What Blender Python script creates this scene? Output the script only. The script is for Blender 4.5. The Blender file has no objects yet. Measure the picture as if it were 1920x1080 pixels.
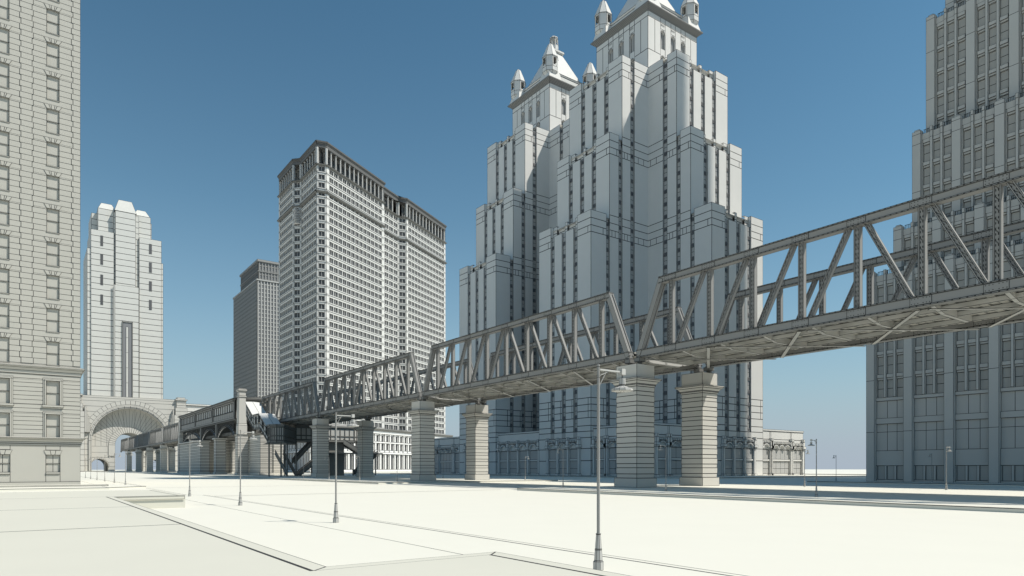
import bpy, math
from math import sin, cos, pi, radians, sqrt

S = bpy.context.scene
C = S.collection
CAM = (0.0, 0.0, 2.3)
FX = (0.811, -0.5855)      # camera right in world XY
FD = (0.5855, 0.811)       # camera forward in world XY

def cam2w(cx, d):
    return (FX[0]*cx + FD[0]*d, FX[1]*cx + FD[1]*d)
def proj(x, y, z):
    cx = FX[0]*x + FX[1]*y; d = FD[0]*x + FD[1]*y
    if d < 1: return None
    return (960 + 1260*cx/d, 878 - 1260*(z-2.3)/d, d)

# ------------------------------------------------------------------ materials
def clay(name, col, ink=(0.035, 0.036, 0.036), rough=0.75, var=0.04):
    m = bpy.data.materials.new(name); m.use_nodes = True
    nt = m.node_tree; N = nt.nodes; L = nt.links
    b = N['Principled BSDF']; b.inputs['Roughness'].default_value = rough
    b.inputs['Specular IOR Level'].default_value = 0.25
    def mth(op, a, c=None):
        n = N.new('ShaderNodeMath'); n.operation = op
        for k, v in enumerate((a, c)):
            if v is None: continue
            if isinstance(v, (int, float)): n.inputs[k].default_value = v
            else: L.new(v, n.inputs[k])
        return n.outputs[0]
    outs = []
    for uv in ('ea', 'eb'):
        u = N.new('ShaderNodeUVMap'); u.uv_map = uv
        s = N.new('ShaderNodeSeparateXYZ'); L.new(u.outputs[0], s.inputs[0])
        outs.append(mth('MINIMUM', s.outputs[0], s.outputs[1]))
    mn = mth('MINIMUM', outs[0], outs[1])
    mask = mth('LESS_THAN', mn, 1.0)
    g = N.new('ShaderNodeNewGeometry')
    no = N.new('ShaderNodeTexNoise'); no.inputs['Scale'].default_value = 0.35
    no.inputs['Detail'].default_value = 5
    L.new(g.outputs['Position'], no.inputs['Vector'])
    mr = N.new('ShaderNodeMapRange')
    mr.inputs['To Min'].default_value = 1-var; mr.inputs['To Max'].default_value = 1+var
    L.new(no.outputs[0], mr.inputs['Value'])
    sc = N.new('ShaderNodeVectorMath'); sc.operation = 'SCALE'
    sc.inputs[0].default_value = col; L.new(mr.outputs[0], sc.inputs['Scale'])
    mx = N.new('ShaderNodeMix'); mx.data_type = 'RGBA'
    L.new(mask, mx.inputs['Factor']); L.new(sc.outputs[0], mx.inputs['A'])
    mx.inputs['B'].default_value = (*ink, 1)
    L.new(mx.outputs['Result'], b.inputs['Base Color'])
    return m
STONE = clay('pale_stone', (0.66, 0.655, 0.63))
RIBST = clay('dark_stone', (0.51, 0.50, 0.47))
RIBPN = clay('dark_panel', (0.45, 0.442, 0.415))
BACK = clay('warm_stone', (0.545, 0.53, 0.49))
GROUND = clay('pale_paving', (0.69, 0.675, 0.60), var=0.02)
METAL = clay('grey_steel', (0.275, 0.274, 0.266))
DROOF = clay('shaded_roof_edge', (0.13, 0.13, 0.128))  # soffit shade of the roof cornice put into this dark tone
LAMPM = clay('lamp_steel', (0.46, 0.455, 0.435))
SLABST = clay('mid_grey_stone', (0.42, 0.42, 0.405))
TSTONE = clay('tower_stone', (0.60, 0.595, 0.56))
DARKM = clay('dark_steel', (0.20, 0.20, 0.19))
GLASS = clay('window_panel', (0.42, 0.42, 0.41), rough=0.35)
PANEL = clay('pale_panel', (0.50, 0.495, 0.47))
BLOCK = clay('grey_stone', (0.44, 0.43, 0.39))
PLAZA = clay('grey_paving', (0.585, 0.573, 0.50), var=0.03)
DGLASS = clay('dark_pane', (0.10, 0.103, 0.107), rough=0.45)
SPAN = clay('spandrel_panel', (0.22, 0.225, 0.235))
ROOFM = clay('pale_roof', (0.78, 0.775, 0.76))

BIG = 1000.0
class MB:
    def __init__(s, lw=0.05):
        s.v = []; s.f = []; s.e = []; s.lw = lw
    def poly(s, pts, flags=None, ink=False, lw=None):
        n = len(pts)
        if n > 4:
            c = tuple(sum(p[k] for p in pts)/n for k in range(3))
            for i in range(n):
                s.poly([pts[i], pts[(i+1) % n], c], (1, 0, 0), ink)
            return
        if flags is None: flags = (1,)*n
        lw = lw or s.lw
        base = len(s.v); s.v.extend(pts); s.f.append(tuple(range(base, base+n)))
        if ink:
            s.e.append([(0, 0, 0, 0)]*n); return
        ds = []
        for c in range(n):
            row = []
            for k in range(4):
                if k >= n or not flags[k]: row.append(BIG); continue
                a = pts[k]; b = pts[(k+1) % n]; p = pts[c]
                if c == k or c == (k+1) % n: row.append(0.0); continue
                ab = (b[0]-a[0], b[1]-a[1], b[2]-a[2]); ap = (p[0]-a[0], p[1]-a[1], p[2]-a[2])
                cr = (ab[1]*ap[2]-ab[2]*ap[1], ab[2]*ap[0]-ab[0]*ap[2], ab[0]*ap[1]-ab[1]*ap[0])
                l = sqrt(ab[0]**2+ab[1]**2+ab[2]**2) or 1e-9
                row.append(sqrt(cr[0]**2+cr[1]**2+cr[2]**2)/l/lw)
            ds.append(tuple(row))
        s.e.append(ds)
    def box(s, x0, x1, y0, y1, z0, z1, faces='xXyYzZ', flags=None):
        a, b, c, d = (x0, y0, z0), (x1, y0, z0), (x1, y1, z0), (x0, y1, z0)
        e, f, g, h = (x0, y0, z1), (x1, y0, z1), (x1, y1, z1), (x0, y1, z1)
        if 'y' in faces: s.poly([a, b, f, e], flags)
        if 'X' in faces: s.poly([b, c, g, f], flags)
        if 'Y' in faces: s.poly([c, d, h, g], flags)
        if 'x' in faces: s.poly([d, a, e, h], flags)
        if 'z' in faces: s.poly([d, c, b, a], flags)
        if 'Z' in faces: s.poly([e, f, g, h], flags)
    def courses(s, x0, x1, y0, y1, z0, z1, pitch, top=True, vf=1, faces='xXyY', zs=None):
        if zs is None:
            n = max(1, round((z1-z0)/pitch)); zs = [z0+(z1-z0)*i/n for i in range(n+1)]
        for i in range(len(zs)-1):
            s.box(x0, x1, y0, y1, zs[i], zs[i+1], faces, (1, vf, 1, vf))
        if top: s.box(x0, x1, y0, y1, z0, z1, 'Z')
    def flutes(s, P, Q, z0, z1, n):
        for i in range(n):
            a = [P[k]+(Q[k]-P[k])*i/n for k in (0, 1)]; b = [P[k]+(Q[k]-P[k])*(i+1)/n for k in (0, 1)]
            s.poly([(a[0], a[1], z0), (b[0], b[1], z0), (b[0], b[1], z1), (a[0], a[1], z1)])
    def beam(s, p, q, w, h, up=(0, 0, 1), ends=True, flags=None):
        d = [q[k]-p[k] for k in range(3)]; l = sqrt(sum(c*c for c in d)); d = [c/l for c in d]
        r = [d[1]*up[2]-d[2]*up[1], d[2]*up[0]-d[0]*up[2], d[0]*up[1]-d[1]*up[0]]
        rl = sqrt(sum(c*c for c in r)) or 1; r = [c/rl for c in r]
        u = [r[1]*d[2]-r[2]*d[1], r[2]*d[0]-r[0]*d[2], r[0]*d[1]-r[1]*d[0]]
        def P(o, a, b): return tuple(o[k]+r[k]*a*w/2+u[k]*b*h/2 for k in range(3))
        A = [P(p, a, b) for a, b in ((-1, -1), (1, -1), (1, 1), (-1, 1))]
        B = [P(q, a, b) for a, b in ((-1, -1), (1, -1), (1, 1), (-1, 1))]
        for i in range(4):
            j = (i+1) % 4
            s.poly([A[i], A[j], B[j], B[i]], flags)
        if ends: s.poly(A[::-1]); s.poly(B)
    def rings(s, cx, cy, prof, n=8, rot=0.0, cap=True, flags=None):
        pr = []
        for r, z in prof:
            pr.append([(cx+r*cos(rot+2*pi*i/n), cy+r*sin(rot+2*pi*i/n), z) for i in range(n)])
        for a, b in zip(pr, pr[1:]):
            for i in range(n):
                j = (i+1) % n
                if abs(a[i][0]-a[j][0])+abs(a[i][1]-a[j][1]) < 1e-6: s.poly([a[i], b[j], b[i]])
                elif abs(b[i][0]-b[j][0])+abs(b[i][1]-b[j][1]) < 1e-6: s.poly([a[i], a[j], b[i]])
                else: s.poly([a[i], a[j], b[j], b[i]], flags)
        if cap:
            if prof[-1][0] > 1e-4: s.poly(pr[-1])
            if prof[0][0] > 1e-4: s.poly(pr[0][::-1])
    def frust(s, cx, cy, hx0, hy0, z0, hx1, hy1, z1, cap=True):
        a = [(cx-hx0, cy-hy0, z0), (cx+hx0, cy-hy0, z0), (cx+hx0, cy+hy0, z0), (cx-hx0, cy+hy0, z0)]
        b = [(cx-hx1, cy-hy1, z1), (cx+hx1, cy-hy1, z1), (cx+hx1, cy+hy1, z1), (cx-hx1, cy+hy1, z1)]
        for i in range(4):
            j = (i+1) % 4; s.poly([a[i], a[j], b[j], b[i]])
        if cap: s.poly(b); s.poly(a[::-1])
    def stack(s, cx, cy, lv, zc=True):
        for hx, hy, z0, z1 in lv:
            s.box(cx-hx, cx+hx, cy-hy, cy+hy, z0, z1)
    def build(s, name, mat, parent=None, off=None):
        if not s.f: return None
        me = bpy.data.meshes.new(name)
        o = (0, 0, 0)
        if off is not None: o = off
        elif parent is not None:
            p = parent; o = [0, 0, 0]
            while p is not None:
                o = [o[k]+p.location[k] for k in range(3)]; p = p.parent
        me.from_pydata([(v[0]-o[0], v[1]-o[1], v[2]-o[2]) for v in s.v], [], s.f)
        ua = me.uv_layers.new(name='ea'); ub = me.uv_layers.new(name='eb')
        A = []; B = []
        for ds in s.e:
            for r in ds: A += [r[0], r[1]]; B += [r[2], r[3]]
        ua.data.foreach_set('uv', A); ub.data.foreach_set('uv', B)
        me.materials.append(mat)
        ob = bpy.data.objects.new(name, me); C.objects.link(ob)
        if parent is not None: ob.parent = parent
        elif off is not None: ob.location = off
        return ob

def tag(o, label=None, cat=None, group=None, kind=None):
    if label: o['label'] = label
    if cat: o['category'] = cat
    if group: o['group'] = group
    if kind: o['kind'] = kind
    return o
def thing(name, loc, label, cat, group=None):
    o = bpy.data.objects.new(name, None); o.empty_display_size = 1; C.objects.link(o)
    o.location = loc; tag(o, label, cat, group); return o
kids = {}
def copy_tree(o, parent=None):
    c = o.copy(); C.objects.link(c)
    if parent is not None: c.parent = parent
    for ch in list(o.children): copy_tree(ch, c)
    return c

class Wins:
    """collects the windows of one building; the 100 largest in view become parts, the rest one stuff part"""
    def __init__(s, th, mat=None, name='window', lw=0.05):
        s.th = th; s.l = []; s.mat = mat or GLASS; s.name = name; s.lw = lw
    def new(s, P, w, h, nrm):
        m = MB(s.lw)
        p = proj(*P); key = -1
        if p:
            dv = (CAM[0]-P[0])*nrm[0]+(CAM[1]-P[1])*nrm[1]
            if dv > 0 and -5 < p[0] < 1925 and -5 < p[1] < 1085:
                key = w*h*abs(dv)/(p[2]**3)
        s.l.append((key, len(s.l), m)); return m
    def finish(s, limit=100):
        s.l.sort(key=lambda t: (-t[0], t[1]))
        rest = MB(s.lw)
        for i, (k, _, m) in enumerate(s.l):
            if i < limit and k > 0: m.build(s.name, s.mat, s.th)
            else:
                b = len(rest.v); rest.v += m.v; rest.e += m.e
                rest.f += [tuple(x+b for x in f) for f in m.f]
        if rest.f:
            o = rest.build(s.name, s.mat, s.th); o['kind'] = 'stuff'

def norm2(a, b):
    dx, dy = b[0]-a[0], b[1]-a[1]; l = sqrt(dx*dx+dy*dy); return (dx/l, dy/l), l

def relief(mb, A, U, us, zs, fn, wins=None, nx=1, nz=2, bars=0.0, edge=True):
    """a wall front seen from outside, A at its left; fn(i,j) -> (depth, tag); tag 'w..' = window cell"""
    Nn = (U[1], -U[0]); nu = len(us)-1; nzz = len(zs)-1
    G = [[fn(i, j) for i in range(nu)] for j in range(nzz)]
    def P(u, z, d): return (A[0]+U[0]*u+Nn[0]*d, A[1]+U[1]*u+Nn[1]*d, z)
    for j in range(nzz):
        # merge equal neighbours of a row into one strip
        i = 0
        while i < nu:
            g = G[j][i]
            if g is None: i += 1; continue
            d, t = g; i2 = i+1
            if not str(t).startswith('w'):
                while i2 < nu and G[j][i2] == g and i2-i < 40: i2 += 1
            u0, u1, z0, z1 = us[i], us[i2], zs[j], zs[j+1]
            def ln(gg): return 1 if gg is None or gg != g else 0
            fb = 1 if j == 0 else max(ln(G[j-1][k]) for k in range(i, i2))
            ft = 1 if j == nzz-1 else max(ln(G[j+1][k]) for k in range(i, i2))
            fl = 1 if i == 0 else ln(G[j][i-1]); fr = 1 if i2 == nu else ln(G[j][i2])
            if str(t).startswith('w') and wins is not None:
                m = wins.new(P((u0+u1)/2, (z0+z1)/2, d), u1-u0, z1-z0, Nn)
                for a in range(nx):
                    for b in range(nz):
                        ua, ub = u0+(u1-u0)*a/nx, u0+(u1-u0)*(a+1)/nx
                        za, zb = z0+(z1-z0)*b/nz, z0+(z1-z0)*(b+1)/nz
                        dd = d + (bars if b == 1 else 0)
                        m.poly([P(ua, za, dd), P(ub, za, dd), P(ub, zb, dd), P(ua, zb, dd)])
                        if bars and b == 1:
                            m.poly([P(ua, za, d), P(ub, za, d), P(ub, za, dd), P(ua, za, dd)])
            else:
                mb.poly([P(u0, z0, d), P(u1, z0, d), P(u1, z1, d), P(u0, z1, d)], (fb, fr, ft, fl))
            i = i2
    for j in range(nzz):
        for i in range(nu+1):
            a = G[j][i-1] if i > 0 else None; b = G[j][i] if i < nu else None
            da = a[0] if a else (0 if edge else None); db = b[0] if b else (0 if edge else None)
            if da is None or db is None or abs(da-db) < 1e-4: continue
            mb.poly([P(us[i], zs[j], da), P(us[i], zs[j], db), P(us[i], zs[j+1], db), P(us[i], zs[j+1], da)], (0, 1, 0, 1))
    for i in range(nu):
        for j in range(nzz+1):
            a = G[j-1][i] if j > 0 else None; b = G[j][i] if j < nzz else None
            da = a[0] if a else (0 if edge else None); db = b[0] if b else (0 if edge else None)
            if da is None or db is None or abs(da-db) < 1e-4: continue
            mb.poly([P(us[i], zs[j], da), P(us[i+1], zs[j], da), P(us[i+1], zs[j], db), P(us[i], zs[j], db)], (1, 0, 1, 0))

def cum(ws, start=0.0, total=None):
    o = [start]
    for w in ws: o.append(o[-1]+w)
    if total:
        k = total/(o[-1]-start); o = [start+(x-start)*k for x in o]
    return o

def arch_ring(mb, P0, U, Nn, r0, r1, d0, d1, n=16, a0=0.0, a1=pi, every=1):
    """ring of voussoirs round P0=(x,y,z); U along wall, Nn outward; depth from d0 (back) to d1 (front)"""
    def P(r, a, d): return (P0[0]+U[0]*r*cos(a)+Nn[0]*d, P0[1]+U[1]*r*cos(a)+Nn[1]*d, P0[2]+r*sin(a))
    for i in range(n):
        a, b = a0+(a1-a0)*i/n, a0+(a1-a0)*(i+1)/n
        v0 = 1 if i % every == 0 else 0; v1 = 1 if (i+1) % every == 0 else 0
        mb.poly([P(r0, a, d1), P(r1, a, d1), P(r1, b, d1), P(r0, b, d1)], (v0, 1, v1, 1))
        mb.poly([P(r1, a, d1), P(r1, a, d0), P(r1, b, d0), P(r1, b, d1)], (0, 0, 0, 1))
        mb.poly([P(r0, a, d0), P(r0, a, d1), P(r0, b, d1), P(r0, b, d0)], (0, 1, 0, 0))
    for a in (a0, a1):
        mb.poly([P(r0, a, d0), P(r1, a, d0), P(r1, a, d1), P(r0, a, d1)])

def ink(mb, p, q, w, Nn, off=0.03):
    """a dark joint line lying on a wall"""
    d = [q[k]-p[k] for k in range(3)]; l = sqrt(sum(c*c for c in d)) or 1; d = [c/l for c in d]
    r = [d[1]*Nn[2]-d[2]*Nn[1], d[2]*Nn[0]-d[0]*Nn[2], d[0]*Nn[1]-d[1]*Nn[0]]
    def P(o, a, n): return tuple(o[k]+r[k]*a*w/2+Nn[k]*n for k in range(3))
    mb.poly([P(p, -1, off), P(p, 1, off), P(q, 1, off), P(q, -1, off)], ink=True)

# ================================================================== SETTING
def structure(mb, name, mat=GROUND): return tag(mb.build(name, mat), kind='structure')
m = MB(0.05); m.poly([(-1500, -400, -.27), (1500, -400, -.27), (1500, 1300, -.27), (-1500, 1300, -.27)], (0, 0, 0, 0))
# joints of the carriageway slabs, 99 m out and where the crossing begins
for yy in (66.0, 99.0):
    m.poly([(12.6, yy-.11, -.262), (46.0, yy-.11, -.262), (46.0, yy+.11, -.262), (12.6, yy+.11, -.262)], ink=True)
for xx in (12.5,):
    m.poly([(xx-.03, 66.2, -.262), (xx+.03, 66.2, -.262), (xx+.03, 98.8, -.262), (xx-.03, 98.8, -.262)], ink=True)
structure(m, 'road')

def pavement(name, poly, z=0.0, kerb=0.35, lw=0.05, zb=-.6):
    """paved block with a kerb band and a real step down to the road; poly counter-clockwise"""
    m = MB(lw); n = len(poly)
    inner = []
    for i in range(n):
        p0, p1, p2 = poly[i-1], poly[i], poly[(i+1) % n]
        (ux, uy), _ = norm2(p0, p1); (vx, vy), _ = norm2(p1, p2)
        n1 = (-uy, ux); n2 = (-vy, vx)
        k = 1/(1+n1[0]*n2[0]+n1[1]*n2[1])
        inner.append((p1[0]+(n1[0]+n2[0])*k*kerb, p1[1]+(n1[1]+n2[1])*k*kerb))
    for i in range(n):
        j = (i+1) % n
        m.poly([(*poly[i], zb), (*poly[j], zb), (*poly[j], z), (*poly[i], z)], (0, 0, 1, 0))
        m.poly([(*poly[i], z), (*poly[j], z), (*inner[j], z), (*inner[i], z)], (1, 1, 1, 1))
    return m, inner
def fill(m, pts, z, flags=None): m.poly([(*p, z) for p in pts], flags)

# raised plaza the camera stands on
PZ = 0.72
pl = [(-90, -30), (7.2, -30), (7.2, 10.5), (3.9, 10.5), (3.9, 43), (7.5, 43), (7.5, 54.8), (-90, 54.8)]
m, inn = pavement('plaza', pl, PZ, 0.32, 0.018)
m.box(3.95, 7.46, 42.9, 42.97, PZ-.2, PZ-.04, 'yz')
m.lw = 0.022
ys = [-30, 10.5-.32, 20.9, 31.6, 43+.32, 54.8-.32]
for a, b in zip(ys, ys[1:]):
    x1 = inn[2][0] if b < 10.6 else (inn[3][0] if b <= 43.4 else inn[5][0])
    f = (1 if a > 10.6 else 0, 1, 1 if b > 10.6 else 0, 0)
    m.poly([(-90.+.32, a, PZ), (x1, a, PZ), (x1, b, PZ), (-90+.32, b, PZ)], (f[0], 1, f[2], 0), lw=0.055)
structure(m, 'plaza', PLAZA)

rect = None
def rect_block(name, x0, x1, y0, y1, lines=(), lw=0.06, kerb=0.4, z=0.0):
    m, inn = pavement(name, [(x0, y0), (x1, y0), (x1, y1), (x0, y1)], z, kerb, lw)
    xs = [x0+kerb] + [l for l in lines] + [x1-kerb]
    for a, b in zip(xs, xs[1:]): m.poly([(a, y0+kerb, z), (b, y0+kerb, z), (b, y1-kerb, z), (a, y1-kerb, z)], (0, 1, 0, 1))
    return structure(m, name)
m, inn = pavement('sidewalk', [(-90, -30), (12.5, -30), (12.5, 62), (9.5, 66), (-90, 66)], 0, .3, .045)
m.poly([(9.4, -29.7, 0), (12.2, -29.7, 0), (12.2, 61.9, 0), (9.4, 65.6, 0)], (0, 1, 0, 1), lw=.045)
m.poly([(-89.7, -29.7, 0), (9.4, -29.7, 0), (9.4, 65.6, 0), (-89.7, 65.7, 0)], (0, 0, 0, 0))
structure(m, 'sidewalk')
m = MB(.1)
m, inn = pavement('sidewalk', [(-90, 93.5), (8, 93.5), (12.5, 98), (12.5, 592), (-90, 592)], 0, .5, .06)
m.poly([(7.8, 94, 0), (12, 98.2, 0), (12, 591.5, 0), (7.8, 591.5, 0)], (0, 1, 0, 1), lw=.08)
m.poly([(-89.5, 94, 0), (7.8, 94, 0), (7.8, 591.5, 0), (-89.5, 591.5, 0)], (0, 0, 0, 0))
m.box(-60, 8.6, 101.5, 105, 0, .18, 'xXyYZ')
structure(m, 'sidewalk')
rect_block('median', 46.2, 84, -70, 63, lw=.05)
rect_block('median', 46.2, 84, 101, 604, lw=.07)
rect_block('sidewalk', 113, 300, -60, 66.5, (), lw=.09)
rect_block('sidewalk', 128, 232, 105, 268, (), lw=.12)
rect_block('sidewalk', 128, 400, 300, 620, (), lw=.2)
rect_block('sidewalk', 260, 500, 105, 268, (), lw=.12)
rect_block('sidewalk', -90, 165, 606, 720, (), lw=.25)
rect_block('sidewalk', 175, 300, 660, 800, (), lw=.25)

# ================================================================== STREET LAMPS
def make_lamp():
    t = thing('street_lamp', (0, 0, 0), 'grey street lamp', 'street lamp', None)
    m = MB(.006)
    m.rings(0, 0, [(.125, 0), (.125, .19), (.105, .2), (.1, .22), (.085, .45), (.088, .47), (.08, .48), (.056, .80), (.062, .81), (.062, .825)], 8, pi/8)
    m.build('base', LAMPM, t)
    m = MB(.004); m.rings(0, 0, [(.038, .82), (.033, 4.36), (.043, 4.365), (.043, 4.40), (.033, 4.405), (.033, 4.60), (.04, 4.605), (.04, 4.64), (.0, 4.68)], 12)
    m.build('post', LAMPM, t)
    m = MB(.004)
    m.beam((.03, 0, 4.54), (.70, 0, 4.54), .045, .045); m.beam((.03, 0, 4.40), (.30, 0, 4.515), .02, .02)
    m.beam((.03, 0, 4.18), (.22, 0, 4.47), .018, .018)
    m.box(.69, .82, -.055, .055, 4.47, 4.62)
    m.build('arm', LAMPM, t)
    m = MB(.005)
    m.rings(.755, 0, [(.012, 4.47), (.012, 4.40)], 6)
    m.rings(.755, 0, [(.0, 4.405), (.08, 4.40), (.085, 4.25), (.06, 4.24), (.065, 4.22), (.13, 4.19), (.255, 4.15), (.26, 4.10), (.22, 4.09), (.0, 4.12)], 12)
    m.build('lamp_head', LAMPM, t)
    return t
lamp0 = make_lamp(); first = [True]
def put_lamp(x, y, rot, label, group):
    o = lamp0 if first[0] else copy_tree(lamp0); first[0] = False
    o.location = (x, y, 0); o.rotation_euler = (0, 0, rot); tag(o, label, 'street lamp', group)
ordn = ['nearest', 'second', 'third', 'fourth', 'fifth', 'sixth', 'seventh', 'eighth', 'ninth', 'tenth']
g1 = 'street lamps along the left sidewalk'
put_lamp(10.5, 11.2, 0, 'large foreground street lamp, tallest in the picture, beside the raised plaza corner', g1)
put_lamp(10.6, 27.4, 0, 'street lamp second from the camera on the left sidewalk, before the mezzanine', g1)
put_lamp(10.7, 43.5, 0, 'street lamp third from the camera on the left sidewalk, before the tall pylon', g1)
put_lamp(10.8, 60.0, 0, 'grey street lamp fourth from the camera, standing just past the raised plaza box', g1)
for k, y in enumerate((107, 121.5, 137.5, 153.5, 169.5, 185.5)):
    put_lamp(11.1, y, 0, 'small distant street lamp, %s of the row between rusticated block and portal' % ['nearest', 'second', 'third', 'fourth', 'fifth', 'farthest'][k], g1)
g2 = 'street lamps on the avenue side of the median'
for k, y in enumerate((29.5, 45.2, 61.0)):
    put_lamp(51.5, y, pi, ['street lamp in the open gap right of the skyscrapers, tallest there, head to the left',
        'slim grey street lamp standing between the two stone piers nearest the right', 'slim grey street lamp left of the largest pier, before the arcade'][k], g2)
for k, y in enumerate((105, 121, 137, 153)):
    put_lamp(51.5, y, pi, 'distant thin street lamp on the median, %s of the row beyond the crossing' % ordn[k], g2)
g3 = 'street lamps on the far side of the median'
for k, y in enumerate((30.8, 46.8)):
    put_lamp(79, y, 0, ['street lamp before the dark ribbed building, head to the right', 'small street lamp just right of the arcade corner, head to the right'][k], g3)
for k, y in enumerate((105, 121, 137)):
    put_lamp(79, y, 0, 'street lamp on the median far edge before the shaded arcade, %s of its row' % ordn[k], g3)
g4 = 'street lamps outside the dark ribbed building'
put_lamp(117.5, 63.6, pi, 'tiny dark street lamp just left of the ribbed building corner', g4)
put_lamp(117.5, 47.9, pi, 'small dark street lamp close against the ribbed building front', g4)

# ================================================================== BRIDGE
XA, XB = 60.15, 73.2
ZB, ZT = 15.65, 24.65
PAN = 5.33; SL = PAN*10
def make_span():
    t = thing('truss_span', (0, 0, 0), 'steel truss span', 'bridge span')
    lw = .035
    for X in (XA, XB):
        for nm, z0, z1 in (('bottom_chord', ZB, ZB+.95), ('top_chord', ZT-.8, ZT)):
            m = MB(lw); e0, e1 = (0.1, SL-.1) if nm[0] == 'b' else (3.6, SL-3.6)
            w = .34
            m.box(X-w, X+w, e0, e1, z0+.12, z1-.12)
            m.box(X-w-.09, X+w+.09, e0, e1, z1-.12, z1)
            m.box(X-w-.09, X+w+.09, e0, e1, z0, z0+.12)
            for k in range(1, 10):
                yk = k*PAN                       # gusset plates with their rivet rows
                m.box(X-w-.035, X-w+.01, yk-.85, yk+.85, z0+.14, z1-.14, 'xyYzZ')
                m.box(X+w-.01, X+w+.035, yk-.85, yk+.85, z0+.14, z1-.14, 'XyYzZ')
                for q in (-.7, -.45, -.2, .2, .45, .7):
                    for zz in (z0+.25, z1-.3):
                        m.box(X-w-.06, X-w-.03, yk+q-.03, yk+q+.03, zz, zz+.06, 'xyYzZ')
            n = 100
            for k in range(n):                   # rivets on the flange edge
                yy = e0+(e1-e0)*(k+.5)/n
                m.box(X-w-.115, X-w-.09, yy-.06, yy+.06, z1-.09, z1-.03, 'xZ'); m.box(X-w-.115, X-w-.09, yy-.06, yy+.06, z0+.03, z0+.09, 'xZ')
            m.build(nm, METAL, t)
        def member(m, y0, z0, y1, z1, w, dep):
            l = sqrt((y1-y0)**2+(z1-z0)**2); dy, dz = (y1-y0)/l, (z1-z0)/l; ny, nz = -dz, dy
            for s in (-1, 1):                    # two flanges and a web between them
                m.beam((X, y0+ny*s*(w/2-.06), z0+nz*s*(w/2-.06)), (X, y1+ny*s*(w/2-.06), z1+nz*s*(w/2-.06)), .12, dep, up=(1, 0, 0))
            m.beam((X, y0, z0), (X, y1, z1), w-.24, dep-.16, up=(1, 0, 0), flags=(0, 0, 0, 0))
            k = int(l/.42)
            for i in range(k):
                s = .25+i*.42
                c = (y0+dy*s, z0+dz*s)
                for q in (-.09, .09):
                    a = (c[0]+ny*q-dy*.09, c[1]+nz*q-dz*.09); b = (c[0]+ny*q+dy*.09, c[1]+nz*q+dz*.09)
                    for sx in (-1,):
                        xx = X+sx*(dep/2-.075)
                        h = .035
                        m.poly([(xx, a[0]-ny*h, a[1]-nz*h), (xx, b[0]-ny*h, b[1]-nz*h), (xx, b[0]+ny*h, b[1]+nz*h), (xx, a[0]+ny*h, a[1]+nz*h)], ink=True)
            # lacing bars between the flanges
            for i in range(0, k, 2):
                s0, s1 = .25+i*.42, .25+(i+1)*.42
                m.beam((X-dep/2+.09, y0+dy*s0+ny*(w/2-.1), z0+dz*s0+nz*(w/2-.1)), (X-dep/2+.09, y0+dy*s1-ny*(w/2-.1), z0+dz*s1-nz*(w/2-.1)), .05, .02, up=(1, 0, 0), flags=(0, 0, 0, 0))
        for k in range(1, 10):
            m = MB(lw*.8); member(m, k*PAN, ZB+.9, k*PAN, ZT-.75, .56, .5); m.build('post', METAL, t)
        for k in range(1, 9):
            m = MB(lw*.8)
            if k < 5: a, b = k*PAN+.85, (k+1)*PAN-.8
            else: a, b = (k+1)*PAN-.85, k*PAN+.8
            member(m, a, ZB+.9, b, ZT-.75, .46, .42); m.build('diagonal', METAL, t)
        for e in (0, 1):
            y0, y1 = (.35, 3.95) if e == 0 else (SL-.35, SL-3.95)
            m = MB(lw); d = 1 if e == 0 else -1
            for sx in (-.3, .3):
                m.beam((X+sx, y0, ZB+.3), (X+sx, y1, ZT-.25), .2, .82, up=(1, 0, 0)) if False else m.beam((X+sx, y0, ZB+.3), (X+sx, y1, ZT-.25), .2, .72)
            m.beam((X, y0, ZB+.35), (X, y1, ZT-.3), .42, .5)
            m.build('end_post', METAL, t)
        for yy in (.3, SL-.3):
            m = MB(lw)
            m.box(X-.5, X+.5, yy-.45, yy+.45, 15.15, ZB-.002); m.rings(X, yy, [(.3, 14.81), (.3, 15.15)], 12)
            m.build('bearing', DARKM, t)
    m = MB(lw); m.box(XA+.5, XB-.5, .1, SL-.1, ZB+.75, ZB+1.0)
    n = 75; m.lw = .05
    for i in range(n):
        y0, y1 = .15+(SL-.3)*i/n, .15+(SL-.3)*(i+1)/n; zz = ZB+.5+(.05 if i % 2 else 0)
        m.poly([(XA+.4, y0, zz), (XB-.4, y0, zz), (XB-.4, y1, zz), (XA+.4, y1, zz)])
    m.build('deck', BLOCK, t)
    for k in range(0, 11):
        m = MB(lw); y = min(max(k*PAN, .4), SL-.4)
        m.poly([(XA+.35, y-.15, ZB+.6), (XB-.35, y-.15, ZB+.6), ((XA+XB)/2+2.5, y-.15, ZB-.1), ((XA+XB)/2-2.5, y-.15, ZB-.1)])
        m.poly([(XA+.35, y+.15, ZB+.6), (XB-.35, y+.15, ZB+.6), ((XA+XB)/2+2.5, y+.15, ZB-.1), ((XA+XB)/2-2.5, y+.15, ZB-.1)])
        pr = [(XA+.35, ZB+.6), ((XA+XB)/2-2.5, ZB-.1), ((XA+XB)/2+2.5, ZB-.1), (XB-.35, ZB+.6)]
        for a, b in zip(pr, pr[1:]):
            m.poly([(a[0], y-.2, a[1]), (b[0], y-.2, b[1]), (b[0], y+.2, b[1]), (a[0], y+.2, a[1])])
        m.build('floor_beam', PANEL, t)
    for f in (.25, .5, .75):
        m = MB(lw); x = XA+(XB-XA)*f; m.box(x-.12, x+.12, .2, SL-.2, ZB+.05, ZB+.5, 'xXzyY'); m.build('stringer', PANEL, t)
    m = MB(lw)
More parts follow.
